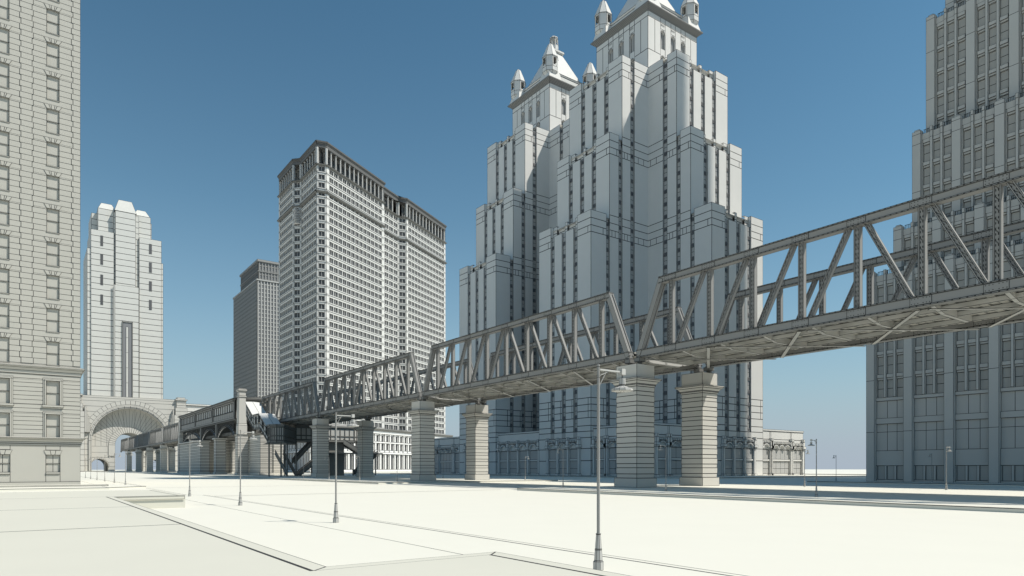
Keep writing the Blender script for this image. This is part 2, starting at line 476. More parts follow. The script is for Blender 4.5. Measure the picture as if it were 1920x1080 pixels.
    for k in range(0, 10, 2):
        a, b = k*PAN+.4, (k+2)*PAN-.4
        m.beam((XA+.2, a, ZB-.16), (XB-.2, b, ZB-.16), .42, .05); m.beam((XB-.2, a, ZB-.23), (XA+.2, b, ZB-.23), .42, .05)
    m.build('lateral_bracing', PANEL, t)
    return t
PY = [3.4+54.3*k for k in range(12)]          # pier centre lines along the avenue
sp0 = make_span(); sp0.location = (0, 0, 0)
gsp = 'truss spans of the elevated railway'
spans = [3.4+.5, 57.7+.5, 112+.5, 166.3+.5] + [356+.5+54.3*k*.94 for k in range(0)]
lab = ['largest grey steel truss span, running off the right edge of the picture',
       'steel truss span second from the right, meeting the nearest one in a V',
       'grey steel truss span third from the right, above the second pair of piers',
       'grey steel truss span fourth from the right, over the stair mezzanine']
for k, y in enumerate(spans):
    o = sp0 if k == 0 else copy_tree(sp0)
    o.location = (0, y, 0); tag(o, lab[k], 'bridge span', gsp)
Y2 = [356.5+50.6*k for k in range(6)]
for k in range(5):
    o = copy_tree(sp0); o.location = (0, Y2[k]+.4, 0); o.scale = (1, 49.8/SL, 1)
    tag(o, 'distant truss span between station and portal, %s from the station' % ['first', 'second', 'third', 'fourth', 'fifth'][k], 'bridge span', gsp)

def make_pier(hx=1.72, hy=1.9, lw=.045):
    t = thing('bridge_pier', (0, 0, 0), 'pier', 'pier')
    m = MB(lw); m.box(-hx, hx, -hy, hy, 0, 1.12); m.build('plinth', BACK, t)
    m = MB(lw); z = 1.12; k = 0; ax, ay = hx-.18, hy-.18
    while z < 12.1:
        h = (.5, .74)[k % 2]; z1 = min(z+h, 12.1); i = .035 if k % 2 == 0 else 0
        m.box(-ax+i, ax-i, -ay+i, ay-i, z, z1); z = z1; k += 1
    m.build('shaft', BACK, t)
    m = MB(lw); prof = [(0, 12.1), (.12, 12.3), (.12, 12.42), (.38, 12.75), (.62, 12.95), (.62, 13.12), (0.1, 13.13)]
    for (a, z0), (b, z1) in zip(prof, prof[1:]):
        m.frust(0, 0, ax+a, ay+a, z0, ax+b, ay+b, z1, cap=False)
    m.build('cornice', BACK, t)
    m = MB(lw); m.box(-ax, ax, -ay, ay, 13.1, 14.8); m.build('cap_block', BACK, t)
    return t
pier0 = make_pier(); usedp = [False]
def put_pier(x, y, label, group='stone piers of the elevated railway', s=1.0):
    o = pier0 if not usedp[0] else copy_tree(pier0); usedp[0] = True
    o.location = (x, y, 0); tag(o, label, 'pier', group)
XP, XQ = 60.32, 72.4
nm = ['largest banded stone pier behind the foreground lamp, under the V of the two nearest spans',
      'banded stone pier at picture centre left, under the second V of the trusses',
      'banded stone pier before the mezzanine, under the third V of the trusses']
nf = ['sunlit banded stone pier right of the largest pier, under the far truss', 'half sunlit banded stone pier before the left side of the twin tower', 'shaded banded stone pier right of the stair mezzanine']
for k, y in enumerate((57.8, 112.1, 166.4)):
    put_pier(XP, y, nm[k]); put_pier(XQ, y, nf[k])
put_pier(XP, 3.4, 'banded stone pier outside the frame at the camera end, near side'); put_pier(XQ, 3.4, 'banded stone pier outside the frame at the camera end, far side')
for k in range(1, 5):
    put_pier(XP, Y2[k], 'distant near-side banded pier between station and portal, %s from the station' % ['first', 'second', 'third', 'fourth'][k-1])
    put_pier(XQ, Y2[k], 'distant far-side banded pier between station and portal, %s from the station' % ['first', 'second', 'third', 'fourth'][k-1])

# ================================================================== STATION
def courses_block(m, x0, x1, y0, y1, z0, z1, h=.62):
    z = z0; k = 0
    while z < z1-.05:
        zz = min(z+h*(1.2 if k % 2 else .8), z1); i = .04 if k % 2 == 0 else 0
        m.box(x0+i, x1-i, y0+i, y1-i, z, zz); z = zz; k += 1
st = thing('elevated_station', (66.7, 290, 0), 'long grey elevated station with arched girders and a strip of narrow windows, on banded piers', 'station')
m = MB(.1)
W = Wins(st, ROOFM, 'window', .05)
for side in (0, 1):
    X = 59.2 if side == 0 else 74.2
    A, U = ((X, 350), (0, -1)) if side == 0 else ((X, 248), (0, 1))
    cols = []; kinds = []
    for b in range(3):
        cols += [1.0]; kinds += ['p']
        for q in range(9): cols += [1.5, 2.0]; kinds += ['s', 'w']
        cols += [1.5]; kinds += ['s']
    cols += [1.0]; kinds += ['p']
    us = cum(cols, 0, 102)
    zs = [19.7, 20.3, 22.3, 22.5, 25.3, 25.9, 26.4]
    def fn(i, j):
        k = kinds[i]
        if j == 0: return (.35, 'belt')
        if j == 5: return (.8, 'eave')
        if k == 'p': return (.45, 'p')
        if k == 'w' and j == 3: return (-.25, 'w')
        if j == 1: return (0, 'dado'+str(i//2))
        if j == 2: return (.15, 'sill')
        if j == 4: return (.2, 'head')
        return (0, 's')
    relief(m, A, U, us, zs, fn, W, 1, 1)
m.box(59.4, 74.0, 247.8, 248.0, 19.7, 26.4, 'yY'); m.box(59.4, 74.0, 350.0, 350.2, 19.7, 26.4, 'yY')
m.build('wall', METAL, st); W.finish(60)
m = MB(.1); m.box(60, 73.4, 248, 350, 19.7, 20.0); m.box(58.0, 75.2, 246, 352, 26.4, 26.75)
m.poly([(58, 246, 26.75), (66.7, 246, 27.6), (66.7, 352, 27.6), (58, 352, 26.75)]); m.poly([(66.7, 246, 27.6), (75.2, 246, 26.75), (75.2, 352, 26.75), (66.7, 352, 27.6)])
m.poly([(58, 246, 26.75), (75.2, 246, 26.75), (66.7, 246, 27.6)])
m.build('roof', DARKM, st)
AY = [248.5, 276.5, 305, 345]
for X in (59.3, 74.1):
    for (a, b) in ((249.5, 275), (277.5, 303.5), (306, 345.5)):
        c = (a+b)/2; r = (b-a)/2
        m = MB(.1)
        # flat segmental arch with a lattice spandrel
        rise = 3.6; R = (r*r+rise*rise)/(2*rise); ang = math.asin(r/R); zc = 18.0-R
        n = 14
        for i in range(n):
            t0, t1 = -ang+2*ang*i/n, -ang+2*ang*(i+1)/n
            p = [(X, c+R*sin(t), zc+R*cos(t)) for t in (t0, t1)]; q = [(X, c+(R-.55)*sin(t), zc+(R-.55)*cos(t)) for t in (t0, t1)]
            m.beam(p[0], p[1], .5, .18); m.beam(q[0], q[1], .5, .18); m.beam(p[0], q[0], .25, .12, up=(0, 1, 0)); m.beam(p[0], q[1], .25, .1, up=(0, 1, 0))
        m.build('arch_girder', ROOFM, st)
        m = MB(.08); n = 14
        for i in range(n):
            y0 = a+(b-a)*i/n; y1 = a+(b-a)*(i+1)/n
            def zz(y): return zc+sqrt(max(R*R-(y-c)**2, 0))
            m.beam((X, y0, zz(y0)), (X, y1, 19.6), .2, .22, up=(0, 1, 0)); m.beam((X, y1, zz(y1)), (X, y0, 19.6), .2, .22, up=(0, 1, 0))
        m.build('lattice', DARKM, st)
m = MB(.1); m.box(58.9, 74.5, 246, 352, 19.2, 19.6)
for y in (276, 304.5): m.box(58.9, 74.5, y-1, y+1, 13.9, 19.2)
m.box(61, 72.6, 247, 350, 14.6, 15.0)
for i in range(50): m.box(60.5, 61.0, 247+i*2.05, 248+i*2.05, 14.3, 15.6)
m.build('floor_frame', DARKM, st)
for xa, xb in ((58.6, 62.2), (71.2, 74.8)):
    for ya, yb in ((274.4, 278.2), (303, 306.6)):
        m = MB(.08); courses_block(m, xa, xb, ya, yb, .9, 13.9); m.box(xa-.3, xb+.3, ya-.3, yb+.3, 0, .9); m.box(xa-.5, xb+.5, ya-.5, yb+.5, 13.3, 13.95); m.build('pier', BACK, st)
m = MB(.08); courses_block(m, 58.9, 74.3, 307, 352, .9, 13.6); m.box(58.6, 74.6, 306.9, 352.3, 0, .9); m.box(58.5, 74.7, 306.9, 352.4, 13.6, 14.2)
m.build('abutment_wall', BACK, st)

def pylon(name, x, y, label, lit=1.0, top=29.9):
    t = thing(name, (x, y, 0), label, 'pylon', 'stone pylons at the station ends')
    m = MB(.06); courses_block(m, x-1.75, x+1.75, y-1.75, y+1.75, .9, 13.6); m.box(x-1.95, x+1.95, y-1.95, y+1.95, 0, .9); m.build('shaft', BACK, t)
    m = MB(.07); m.frust(x, y, 1.75, 1.75, 13.6, 2.0, 2.0, 14.0); m.box(x-1.5, x+1.5, y-1.5, y+1.5, 14.0, 17.2)
    m.frust(x, y, 1.5, 1.5, 17.2, 1.35, 1.35, 17.8)
    m.frust(x, y, 1.35, 1.35, 17.8, 1.15, 1.15, top-3.0); m.build('obelisk', BACK, t)
    m = MB(.07); m.box(x-1.35, x+1.35, y-1.35, y+1.35, top-3.0, top-2.5); m.box(x-1.15, x+1.15, y-1.15, y+1.15, top-2.5, top-1.2)
    m.frust(x, y, 1.2, 1.2, top-1.2, 1.5, 1.5, top-.8); m.box(x-1.5, x+1.5, y-1.5, y+1.5, top-.8, top-.3); m.box(x-1.3, x+1.3, y-1.3, y+1.3, top-.3, top)
    m.build('capital', BACK, t)
pylon('stone_pylon', 60.5, 244.2, 'tall pale stone pylon on a banded base at the near end of the station roof')
pylon('stone_pylon', 72.6, 244.2, 'stone pylon on the far side of the station end, mostly behind the near one', top=27)
pylon('stone_pylon', 60.5, 354.3, 'stone pylon at the portal end of the station, near side', top=27.5)
t = thing('banded_wall', (66, 232, 0), 'banded stone wall right of the tall pylon, below the covered stair', 'wall')
m = MB(.06); courses_block(m, 62.6, 66.5, 229, 242, .9, 13.4); m.box(62.3, 66.8, 228.7, 242, 0, .9); m.build('wall', BACK, t)

# covered stair down to the mezzanine
cs = thing('covered_stair', (56, 202, 0), 'covered metal stair with white roofs stepping down from the station to the mezzanine', 'stair')
segs = [((213.8, 22.6), (205.6, 18.1)), ((205.6, 18.1), (198.9, 18.1)), ((198.9, 18.1), (191.2, 14.0))]
x0, x1 = 54.3, 58.0
m = MB(.05); mr = MB(.05); mp = MB(.04)
for (ya, za), (yb, zb) in segs:
    mr.poly([(x0-.4, ya, za), ((x0+x1)/2, ya, za+.12), ((x0+x1)/2, yb, zb+.12), (x0-.4, yb, zb)])
    mr.poly([(x1+.4, ya, za), ((x0+x1)/2, ya, za+.12), ((x0+x1)/2, yb, zb+.12), (x1+.4, yb, zb)])
    mr.poly([(x0-.4, ya, za-.2), (x0-.4, yb, zb-.2), (x0-.4, yb, zb), (x0-.4, ya, za)])
    for X in (x0, x1):
        n = max(2, int(abs(ya-yb)/1.6))
        for o in (-.1, -1.3, -2.9, -4.0, -4.4): m.beam((X, ya, za+o), (X, yb, zb+o), .14, .16)
        for i in range(n+1):
            y = ya+(yb-ya)*i/n; z = za+(zb-za)*i/n; m.beam((X, y, z-4.4), (X, y, z), .14, .14, up=(0, 1, 0))
        mp.poly([(X+.03, ya, za-4.3), (X+.03, yb, zb-4.3), (X+.03, yb, zb-2.9), (X+.03, ya, za-2.9)])
        for i in range(n):
            if i % 2 == 0:
                y = ya+(yb-ya)*i/n; z = za+(zb-za)*i/n; y2 = ya+(yb-ya)*(i+.8)/n; z2 = za+(zb-za)*(i+.8)/n
                mp.poly([(X+.03, y, z-2.9), (X+.03, y2, z2-2.9), (X+.03, y2, z2-.2), (X+.03, y, z-.2)])
    mp.poly([(x0, ya, za-4.4), (x1, ya, za-4.4), (x1, yb, zb-4.4), (x0, yb, zb-4.4)])
m.box(58.2, 64, 211, 214, 17.9, 18.2); m.box(58.2, 64, 211, 214, 22.3, 22.6)
for y, z in ((191.2, 13.9), (191.2, 11.3)): m.beam((x0, y, z), (x1, y, z), .14, .14)
m.build('frame', DARKM, cs); mr.build('roof', STONE, cs); mp.build('side_panel', PANEL, cs)

# mezzanine walkway box on legs
mz = thing('mezzanine', (68, 200, 0), 'glazed grey mezzanine box on slender legs under the truss, left of its pier', 'walkway')
m = MB(.05); W = Wins(mz, PANEL, 'window', .04)
outline = [((54.3, 191.5), (54.3, 188.5)), ((54.3, 188.5), (55.5, 187)), ((55.5, 187), (57.5, 187)), ((57.5, 187), (66.2, 203.8)), ((66.2, 215.5), (66.2, 203.8)), ((66.2, 203.8), (85, 203.8)), ((85, 203.8), (88, 206))]
for a, b in outline:
    U, l = norm2(a, b); n = max(3, int(l/1.5)); us = []; ks = []
    cols = []
    for i in range(n): cols += [.22, l/n-.22]; ks += ['p', 'w']
    cols.append(.22); ks.append('p'); us = cum(cols, 0, l)
    dz_ = 1.1 if a[1] < 192 and b[1] < 204 else 0
    zs = [q - dz_ for q in (10.5, 11.0, 11.2, 12.2, 12.45, 14.6, 15.0, 15.5)]
    def fn(i, j):
        if j == 0: return (.15, 'f')
        if j in (1, 3, 5): return (.06, 'r')
        if j == 6: return (.3, 'e')
        if ks[i] == 'p': return (.06, 'r')
        return (-.1, 'w%d' % j)
    relief(m, a, U, us, zs, fn, W, 1, 1)
m.build('frame', DARKM, mz); W.finish(60)
m = MB(.05)
m.box(66.2, 88, 203.8, 215.5, 10.5, 10.9, 'zZXY'); m.poly([(66.2, 203.8, 15.5), (85, 203.8, 15.5), (88, 206, 15.5), (88, 215.5, 15.5)]); m.poly([(66.2, 203.8, 15.5), (88, 215.5, 15.5), (66.2, 215.5, 15.5)])

for zz_ in (9.45, 14.35):
    m.poly([(54.3, 191.5, zz_), (54.3, 188.5, zz_), (57.5, 187, zz_), (66.2, 203.8, zz_)]); m.poly([(54.3, 191.5, zz_), (66.2, 203.8, zz_), (66.2, 206, zz_), (57, 206, zz_)])
m.frust(76, 209.6, 9.8, 5.9, 15.5, 8.5, 4.8, 16.2)
m.build('roof', METAL, mz)
for (x, y) in ((66.4, 204), (75, 204), (84.6, 204), (66.4, 215.2), (75, 215.2), (84.6, 215.2), (54.6, 191), (56.8, 187.4), (61, 195.5)):
    m = MB(.04); m.box(x-.17, x+.17, y-.17, y+.17, 0, 10.5); m.build('leg', DARKM, mz)
# stair flights under the mezzanine
def flight(name, p, q, w, label, solid=True):
    t = thing(name, (p[0], p[1], 0), label, 'stair', 'metal stairs under the mezzanine')
    U, l = norm2(p, q); Nn = (U[1], -U[0])
    m = MB(.05)
    n = 22
    for s in (0, 1):
        o = (Nn[0]*w*s, Nn[1]*w*s)
        a = (p[0]+o[0], p[1]+o[1], p[2]); b = (q[0]+o[0], q[1]+o[1], q[2])
        m.poly([(a[0], a[1], a[2]-.3), (b[0], b[1], b[2]-.3), (b[0], b[1], b[2]+1.1), (a[0], a[1], a[2]+1.1)])
        m.beam((a[0], a[1], a[2]+1.15), (b[0], b[1], b[2]+1.15), .12, .12); m.beam((a[0], a[1], a[2]-.3), (b[0], b[1], b[2]-.3), .2, .3)
    m.build('side_panel', DARKM, t)
    m = MB(.03)
    for i in range(n):
        f = (i+.5)/n; x, y, z = [p[k]+(q[k]-p[k])*f for k in range(3)]
        d = l/n
        m.poly([(x-U[0]*d/2, y-U[1]*d/2, z), (x+U[0]*d/2, y+U[1]*d/2, z), (x+U[0]*d/2+Nn[0]*w, y+U[1]*d/2+Nn[1]*w, z), (x-U[0]*d/2+Nn[0]*w, y-U[1]*d/2+Nn[1]*w, z)])
    m.build('tread', METAL, t)
flight('metal_stair', (64.6, 207, 0.1), (64.6, 219.5, 7.2), 2.6, 'dark metal stair rising to the left, beneath the mezzanine corner')
flight('metal_stair', (75.5, 202.0, 7.2), (66.6, 202.0, 0.1), 2.4, 'dark metal stair falling to the left, seen just right of the mezzanine corner')
flight('metal_stair', (66.6, 209, 4), (72.6, 209, 10.4), 2.4, 'dark upper stair flight climbing into the mezzanine floor')
flight('metal_stair', (94.0, 205.5, 7.2), (86.0, 205.5, 0.1), 2.4, 'dark metal stair with a slanted side right of the shaded pier')
flight('metal_stair', (81.0, 205.5, 10.4), (90.0, 205.5, 5.2), 2.4, 'dark upper flight leaving the lit end of the mezzanine')
t = thing('stair_landing', (84, 204, 0), 'dark stair landing and shaft behind the pier of the third V', 'landing')
m = MB(.05); m.box(76, 93.5, 201, 206.5, 6.9, 7.2); m.box(74, 82, 205, 212, 0, 10.45); m.box(91.8, 92.1, 203, 203.3, 0, 6.9); m.box(85, 85.3, 201.2, 201.5, 0, 6.9); m.build('landing', DARKM, t)

# ================================================================== LEFT BLOCK
lb = thing('rusticated_block', (-20, 125, 0), 'tall pale rusticated stone building with sash windows filling the left edge', 'building')
m = MB(.032); W = Wins(lb, BLOCK, 'window', .035)
YF = 107.5; xe = 5.85
base = [(-3.2, 'W'), (-1.84, 's'), (-.75, 'a'), (-.61, 'q'), (.55, 'b'), (.68, 's')]
xs = []; kk = []
for r in range(9, -1, -1):
    for x, k in base: xs.append(x-5.32*r); kk.append(k)
xs += [2.12, 3.48, 4.84, 5.02, xe]; kk += ['W', 's', 'a', 'q']
A = (xs[0], YF); us = [x-xs[0] for x in xs]
zs = []; info = []
z = 15.95
f0 = 15.95
nf_ = 17
for f in range(nf_):
    for k, dz in enumerate((0, .73, 1.46, 2.19, 2.92, 3.07, 3.65)):
        zs.append(f0+f*4.38+dz); info.append((f, min(k, 4) if k < 6 else 5, k))
zs.append(f0+nf_*4.38)
def fn(i, j):
    f, c, k = info[j]; kd = kk[i]; ci = f*6+c
    if kd == 'W': return (-.28, 'w') if k == 0 else ((-.28, 'w-') if k < 5 else (0, 'c%d' % ci))
    alt = ci % 2
    if kd == 'q' or (kd == 'a' and alt) or (kd == 'b' and not alt): return (.05, 'q%d' % ci)
    return (0, 'c%d' % ci)
# windows are taller than one course: build them separately, leave holes in the relief
def fn2(i, j):
    g = fn(i, j); return None if str(g[1]).startswith('w') else g
relief(m, A, (1, 0), us, zs, fn2, None, edge=False)
def sash(m, W, x0, x1, z0, z1, y=YF, dep=.28, nx=1, mats=None):
    w = W.new(((x0+x1)/2, y+dep, (z0+z1)/2), x1-x0, z1-z0, (0, -1)); zm = (z0+z1)/2
    for a in range(nx):
        xa, xb = x0+(x1-x0)*a/nx, x0+(x1-x0)*(a+1)/nx
        w.poly([(xa, y+dep, z0), (xb, y+dep, z0), (xb, y+dep, zm), (xa, y+dep, zm)])
        w.poly([(xa, y+dep-.07, zm), (xb, y+dep-.07, zm), (xb, y+dep-.07, z1), (xa, y+dep-.07, z1)])
    w.box(x0, x1, y+dep-.1, y+dep-.02, zm-.05, zm+.05)
    m.poly([(x0, y, z0), (x0, y+dep, z0), (x0, y+dep, z1), (x0, y, z1)]); m.poly([(x1, y, z0), (x1, y+dep, z0), (x1, y+dep, z1), (x1, y, z1)])
    m.poly([(x0, y, z0), (x1, y, z0), (x1, y+dep, z0), (x0, y+dep, z0)]); m.poly([(x0, y, z1), (x1, y, z1), (x1, y+dep, z1), (x0, y+dep, z1)])
wx = [(xs[i], xs[i+1]) for i in range(len(kk)) if kk[i] == 'W']
for f in range(nf_):
    for (a, b) in wx:
        z0 = f0+f*4.38; z1 = z0+3.07
        sash(m, W, a, b, z0, z1)
        m.box(a-.06, b+.06, YF-.07, YF+.02, z0-.12, z0-.0, 'xXyzZ')
        c = (a+b)/2                              # flared flat arch with its key
        for (p0, p1, q0, q1) in ((a-.0, a+.42, a-.32, a+.22), (a+.42, c-.14, a+.22, c-.22), (c-.14, c+.14, c-.22, c+.22), (c+.14, b-.42, c+.22, b-.22), (b-.42, b, b-.22, b+.32)):
            m.poly([(p0, YF-.05, z1), (p1, YF-.05, z1), (q1, YF-.05, z1+.58), (q0, YF-.05, z1+.58)])
            m.poly([(p0, YF-.05, z1), (p1, YF-.05, z1), (p1, YF, z1), (p0, YF, z1)]); m.poly([(q0, YF-.05, z1+.58), (q1, YF-.05, z1+.58), (q1, YF, z1+.58), (q0, YF, z1+.58)])
m2 = MB(.032)
# floors two and three
zs2 = [6.25]; 
while zs2[-1] < 14.55: zs2.append(min(zs2[-1]+.553, 14.6))
brk = [(6.35, 9.4), (10.62, 13.82)]
zz = sorted(set([round(v, 3) for v in zs2 if all(abs(v-b) > .02 for p in brk for b in p)] + [b for p in brk for b in p]))
us2 = [-42]; k2 = []
for (a, b) in wx:
    if a < -41: continue
    us2 += [a-.05, b+.05]; k2 += ['s', 'W']
us2.append(xe); k2.append('s')
def fn3(i, j):
    zc = (zz[j]+zz[j+1])/2
    if k2[i] == 'W' and any(p[0] < zc < p[1] for p in brk): return None
    return (0, 'c%d' % int((zc-6.25)/.553))
relief(m2, (us2[0], YF), (1, 0), [u-us2[0] for u in us2], zz, fn3, None, edge=False)
for (z0, z1) in brk:
    for (a, b) in wx:
        if a < -41: continue
        a -= .05; b += .05
        sash(m2, W, a, b, z0, z1)
        for (e, d) in ((.36, .06), (.2, .14)):    # moulded surround in two steps
            m2.box(a-e, a, YF-d, YF, z0, z1+e, 'xXyZz'); m2.box(b, b+e, YF-d, YF, z0, z1+e, 'xXyZz'); m2.box(a-e, b+e, YF-d-.01, YF, z1, z1+e, 'xXyZz')
        m2.box(a-.45, b+.45, YF-.25, YF, z0-.28, z0, 'xXyZz')
m2.build('lower_wall', BLOCK, lb)
m3 = MB(.032)
# ground floor
def g_wall():
    xs3 = [-42.0]; k3 = []
    for (a, b) in wx:
        if a < -41: continue
        xs3 += [a-.1, b+.1]; k3 += ['s', 'W']
    xs3.append(xe); k3.append('s'); z3 = [0.0, .5, 1.55, 1.8, 4.06, 4.7, 5.3]
    def f(i, j):
        if j == 0: return (.16, 'pl')
        if k3[i] == 'W':
            if j == 3: return None
            if j == 2: return (.15, 'sill')
            if j == 4: return (0, 'lin')
            return (0, 'x%d' % i)
        return (0, 'wall')
    relief(m3, (xs3[0], YF), (1, 0), [u-xs3[0] for u in xs3], z3, f, None, edge=False)
    for (a, b) in wx:
        if a < -41: continue
        a -= .1; b += .1; sash(m3, W, a, b, 1.8, 4.06, nx=2); c = (a+b)/2
        for (p0, p1, q0, q1) in ((a, c-.2, a-.25, c-.32), (c-.2, c+.2, c-.32, c+.32), (c+.2, b, c+.32, b+.25)):
            m3.poly([(p0, YF-.06, 4.06), (p1, YF-.06, 4.06), (q1, YF-.06, 4.66), (q0, YF-.06, 4.66)])
            m3.poly([(p0, YF-.06, 4.06), (p1, YF-.06, 4.06), (p1, YF, 4.06), (p0, YF, 4.06)])
g_wall()
m3.build('ground_floor_wall', BLOCK, lb)
def cornice(m, x0, x1, y, prof):
    for (d0, z0), (d1, z1) in zip(prof, prof[1:]):
        m.poly([(x0, y-d0, z0), (x1+d0, y-d0, z0), (x1+d1, y-d1, z1), (x0, y-d1, z1)])
        m.poly([(x1+d0, y-d0, z0), (x1+d0, y+20, z0), (x1+d1, y+20, z1), (x1+d1, y-d1, z1)])
m4 = MB(.03); cornice(m4, -42, xe, YF, [(0, 5.25), (.1, 5.3), (.1, 5.5), (.16, 5.55), (.16, 5.75), (.34, 6.05), (.55, 6.2), (.55, 6.3), (0, 6.4)])
m4.build('cornice', BLOCK, lb); m4 = MB(.03)
cornice(m4, -42, xe, YF, [(0, 14.55), (.1, 14.6), (.12, 15.0), (.35, 15.35), (.5, 15.5), (.5, 15.65), (0, 15.8), (0, 15.95)])
m4.build('cornice', BLOCK, lb)
m.build('upper_wall', BLOCK, lb); W.finish(100)
m = MB(.03); zt = f0+nf_*4.38
m.courses(xs[0], xe-.004, YF+.3, YF+40, 0, zt, .73, faces='xXY')
m.poly([(xe, YF, 0), (xe, YF+.3, 0), (xe, YF+.3, zt), (xe, YF, zt)], (0, 0, 0, 0))
m.build('side_wall', BLOCK, lb)

# ================================================================== PORTAL TOWER
pt = thing('portal_tower', (64, 630, 0), 'pale stepped stone tower rising over a giant arched gateway at the far left', 'tower')
def pX(px, Y=610.0):
    r = (px-960)/1260; return Y*(.5855+.811*r)/(.811-.5855*r)
YT = 612.0; lwT = .2
m = MB(lwT)
def wing(x0, x1, y0, y1, z0, z1, pitch=4.7, fl=True):
    m.courses(x0, x1, y0, y1, z0, z1, pitch, vf=1, faces='yY')
    for X in (x0, x1):
        n = max(3, int((y1-y0)/1.6)); m.flutes((X, y0), (X, y1), z0, z1, n)
X0, X1 = pX(163), pX(305)
zb, zw = 58.5, 213
cxm = (X0+X1)/2
def sym(px): return pX(px)
# side wings, centre bay and shoulders, each a step further back as the tower climbs
wing(pX(164), pX(214), YT+2, YT+44, zb, 173)
wing(pX(171), pX(214.5), YT+1.2, YT+40, zb, 188)
wing(pX(214), pX(262), YT+2.6, YT+40, zb, 205)
wing(pX(262), pX(304), YT+1.2, YT+40, zb, 188)
wing(pX(262), pX(307.5), YT+2, YT+44, zb, 170)
wing(pX(174), pX(289), YT+12, YT+42, zb, 204)
wing(pX(185), pX(285), YT+5, YT+38, zb, 206.5)
wing(pX(217), pX(255), YT+.2, YT+34, zb, 205.5)
wing(pX(215.5), pX(261), YT-.4, YT+6, zb, 147)
m.build('wall', TSTONE, pt)
m = MB(lwT)
def trap(xa, xb, y0, y1, z0, z1, k=.22):
    w = xb-xa; m.poly([(xa, y0, z0), (xb, y0, z0), (xb-w*k, y0+3, z1), (xa+w*k, y0+3, z1)])
    m.poly([(xa, y1, z0), (xb, y1, z0), (xb-w*k, y1-3, z1), (xa+w*k, y1-3, z1)])
    m.poly([(xa, y0, z0), (xa+w*k, y0+3, z1), (xa+w*k, y1-3, z1), (xa, y1, z0)]); m.poly([(xb, y0, z0), (xb-w*k, y0+3, z1), (xb-w*k, y1-3, z1), (xb, y1, z0)])
    m.poly([(xa+w*k, y0+3, z1), (xb-w*k, y0+3, z1), (xb-w*k, y1-3, z1), (xa+w*k, y1-3, z1)])
trap(pX(215), pX(257), YT, YT+34, 205.6, 215.5, .2); trap(pX(185), pX(219), YT+5.2, YT+30, 206.6, 212, .2); trap(pX(252), pX(284), YT+5.2, YT+30, 206.6, 212, .25)
m.build('roof', TSTONE, pt)
W = Wins(pt, SPAN, 'window', .15)
for (xa, xb, base_y) in ((pX(189), pX(194), (180, 165.4, 149.5, 134)), (pX(280.5), pX(285.8), (180, 165, 149.8, 134.6))):
    for z in base_y:
        w = W.new(((xa+xb)/2, YT, z), xb-xa, 8, (0, -1))
        for q in range(4): w.box(xa+(xb-xa)*q/4, xa+(xb-xa)*(q+1)/4, YT+1.0, YT+1.3, z-4, z+4, 'y')
        w.box(xa, xb, YT+1.0, YT+1.3, z-4, z+4, 'xXzZ')
xa, xb = pX(230.5), pX(248)
w = W.new(((xa+xb)/2, YT, 90), 3, 50, (0, -1))
w.box(xa, xb, YT-.7, YT, zb, 118, 'xXyZ')
W.finish()
m = MB(lwT)
m.box(xa+2.2, xb-2.6, YT-.9, YT-.6, zb, 114.5, 'xXyZ'); m.box(xa-.5, xa, YT-1.2, YT, zb, 118.6); m.box(xb, xb+.5, YT-1.2, YT, zb, 118.6); m.box(xa, xb, YT-1.2, YT, 118, 118.6)
for z in (70, 82, 94, 106): m.box(xa+2.2, xb-2.6, YT-.95, YT-.9, z, z+.2, 'y')
for px in (214.3,): m.box(pX(px)-.5, pX(px)+.5, YT-.6, YT-.4, zb, 147, 'y')
m.build('central_slot', TSTONE, pt)
# gateway wall with the arches
YW = 610.0; GX = 66.7
def prof_wall(m, x0, x1, z1, y, arches, z0=0.0, lines=()):
    xs = {x0, x1}
    for (c, r, zs_) in arches:
        for i in range(0, 33):
            x = c+r*cos(pi*i/32)
            if x0 <= x <= x1: xs.add(x)
    xs = sorted(xs)
    def bot(x, side):
        b = z0
        for (c, r, zs_) in arches:
            if c-r-1e-6 < x < c+r+1e-6 and (c-r < x+side*1e-4 < c+r): b = max(b, zs_+sqrt(max(r*r-(x-c)**2, 0)))
        return b
    for a, b in zip(xs, xs[1:]):
        if b-a < 1e-6: continue
        mid = (a+b)/2; za, zb_ = bot(a, 1), bot(b, -1)
        m.poly([(a, y, za), (b, y, zb_), (b, y, z1), (a, y, z1)], (0, 0, 0, 0))
def soffit(m, c, r, zs_, y0, y1, z0=0.0, n=32, lines=0):
    for i in range(n):
        a, b = pi*i/n, pi*(i+1)/n
        m.poly([(c+r*cos(a), y0, zs_+r*sin(a)), (c+r*cos(b), y0, zs_+r*sin(b)), (c+r*cos(b), y1, zs_+r*sin(b)), (c+r*cos(a), y1, zs_+r*sin(a))], (1, 0, 1, 0))
    for s in (-1, 1): m.poly([(c+s*r, y0, z0), (c+s*r, y1, z0), (c+s*r, y1, zs_), (c+s*r, y0, zs_)])
m = MB(.14)
prof_wall(m, 31, 102.4, 58.5, YW, [(GX, 26.2, 23.5)])
for (a, b, dep) in ((26.2, 27.2, .5), (27.2, 28.2, .9)): arch_ring(m, (GX, YW, 23.5), (1, 0), (0, -1), a, b, -.1, dep, 40, every=2)
for s in (-1, 1):
    m.box(min(GX+s*26.2, GX+s*27.2), max(GX+s*26.2, GX+s*27.2), YW-.5, YW, 0, 23.5); m.box(min(GX+s*27.2, GX+s*28.2), max(GX+s*27.2, GX+s*28.2), YW-.9, YW, 0, 23.5)
arch_ring(m, (GX, YW, 23.5), (1, 0), (0, -1), 29.2, 32.6, 0, .15, 22, a0=.35, a1=pi-.35)
soffit(m, GX, 26.2, 23.5, YW, YW+7)
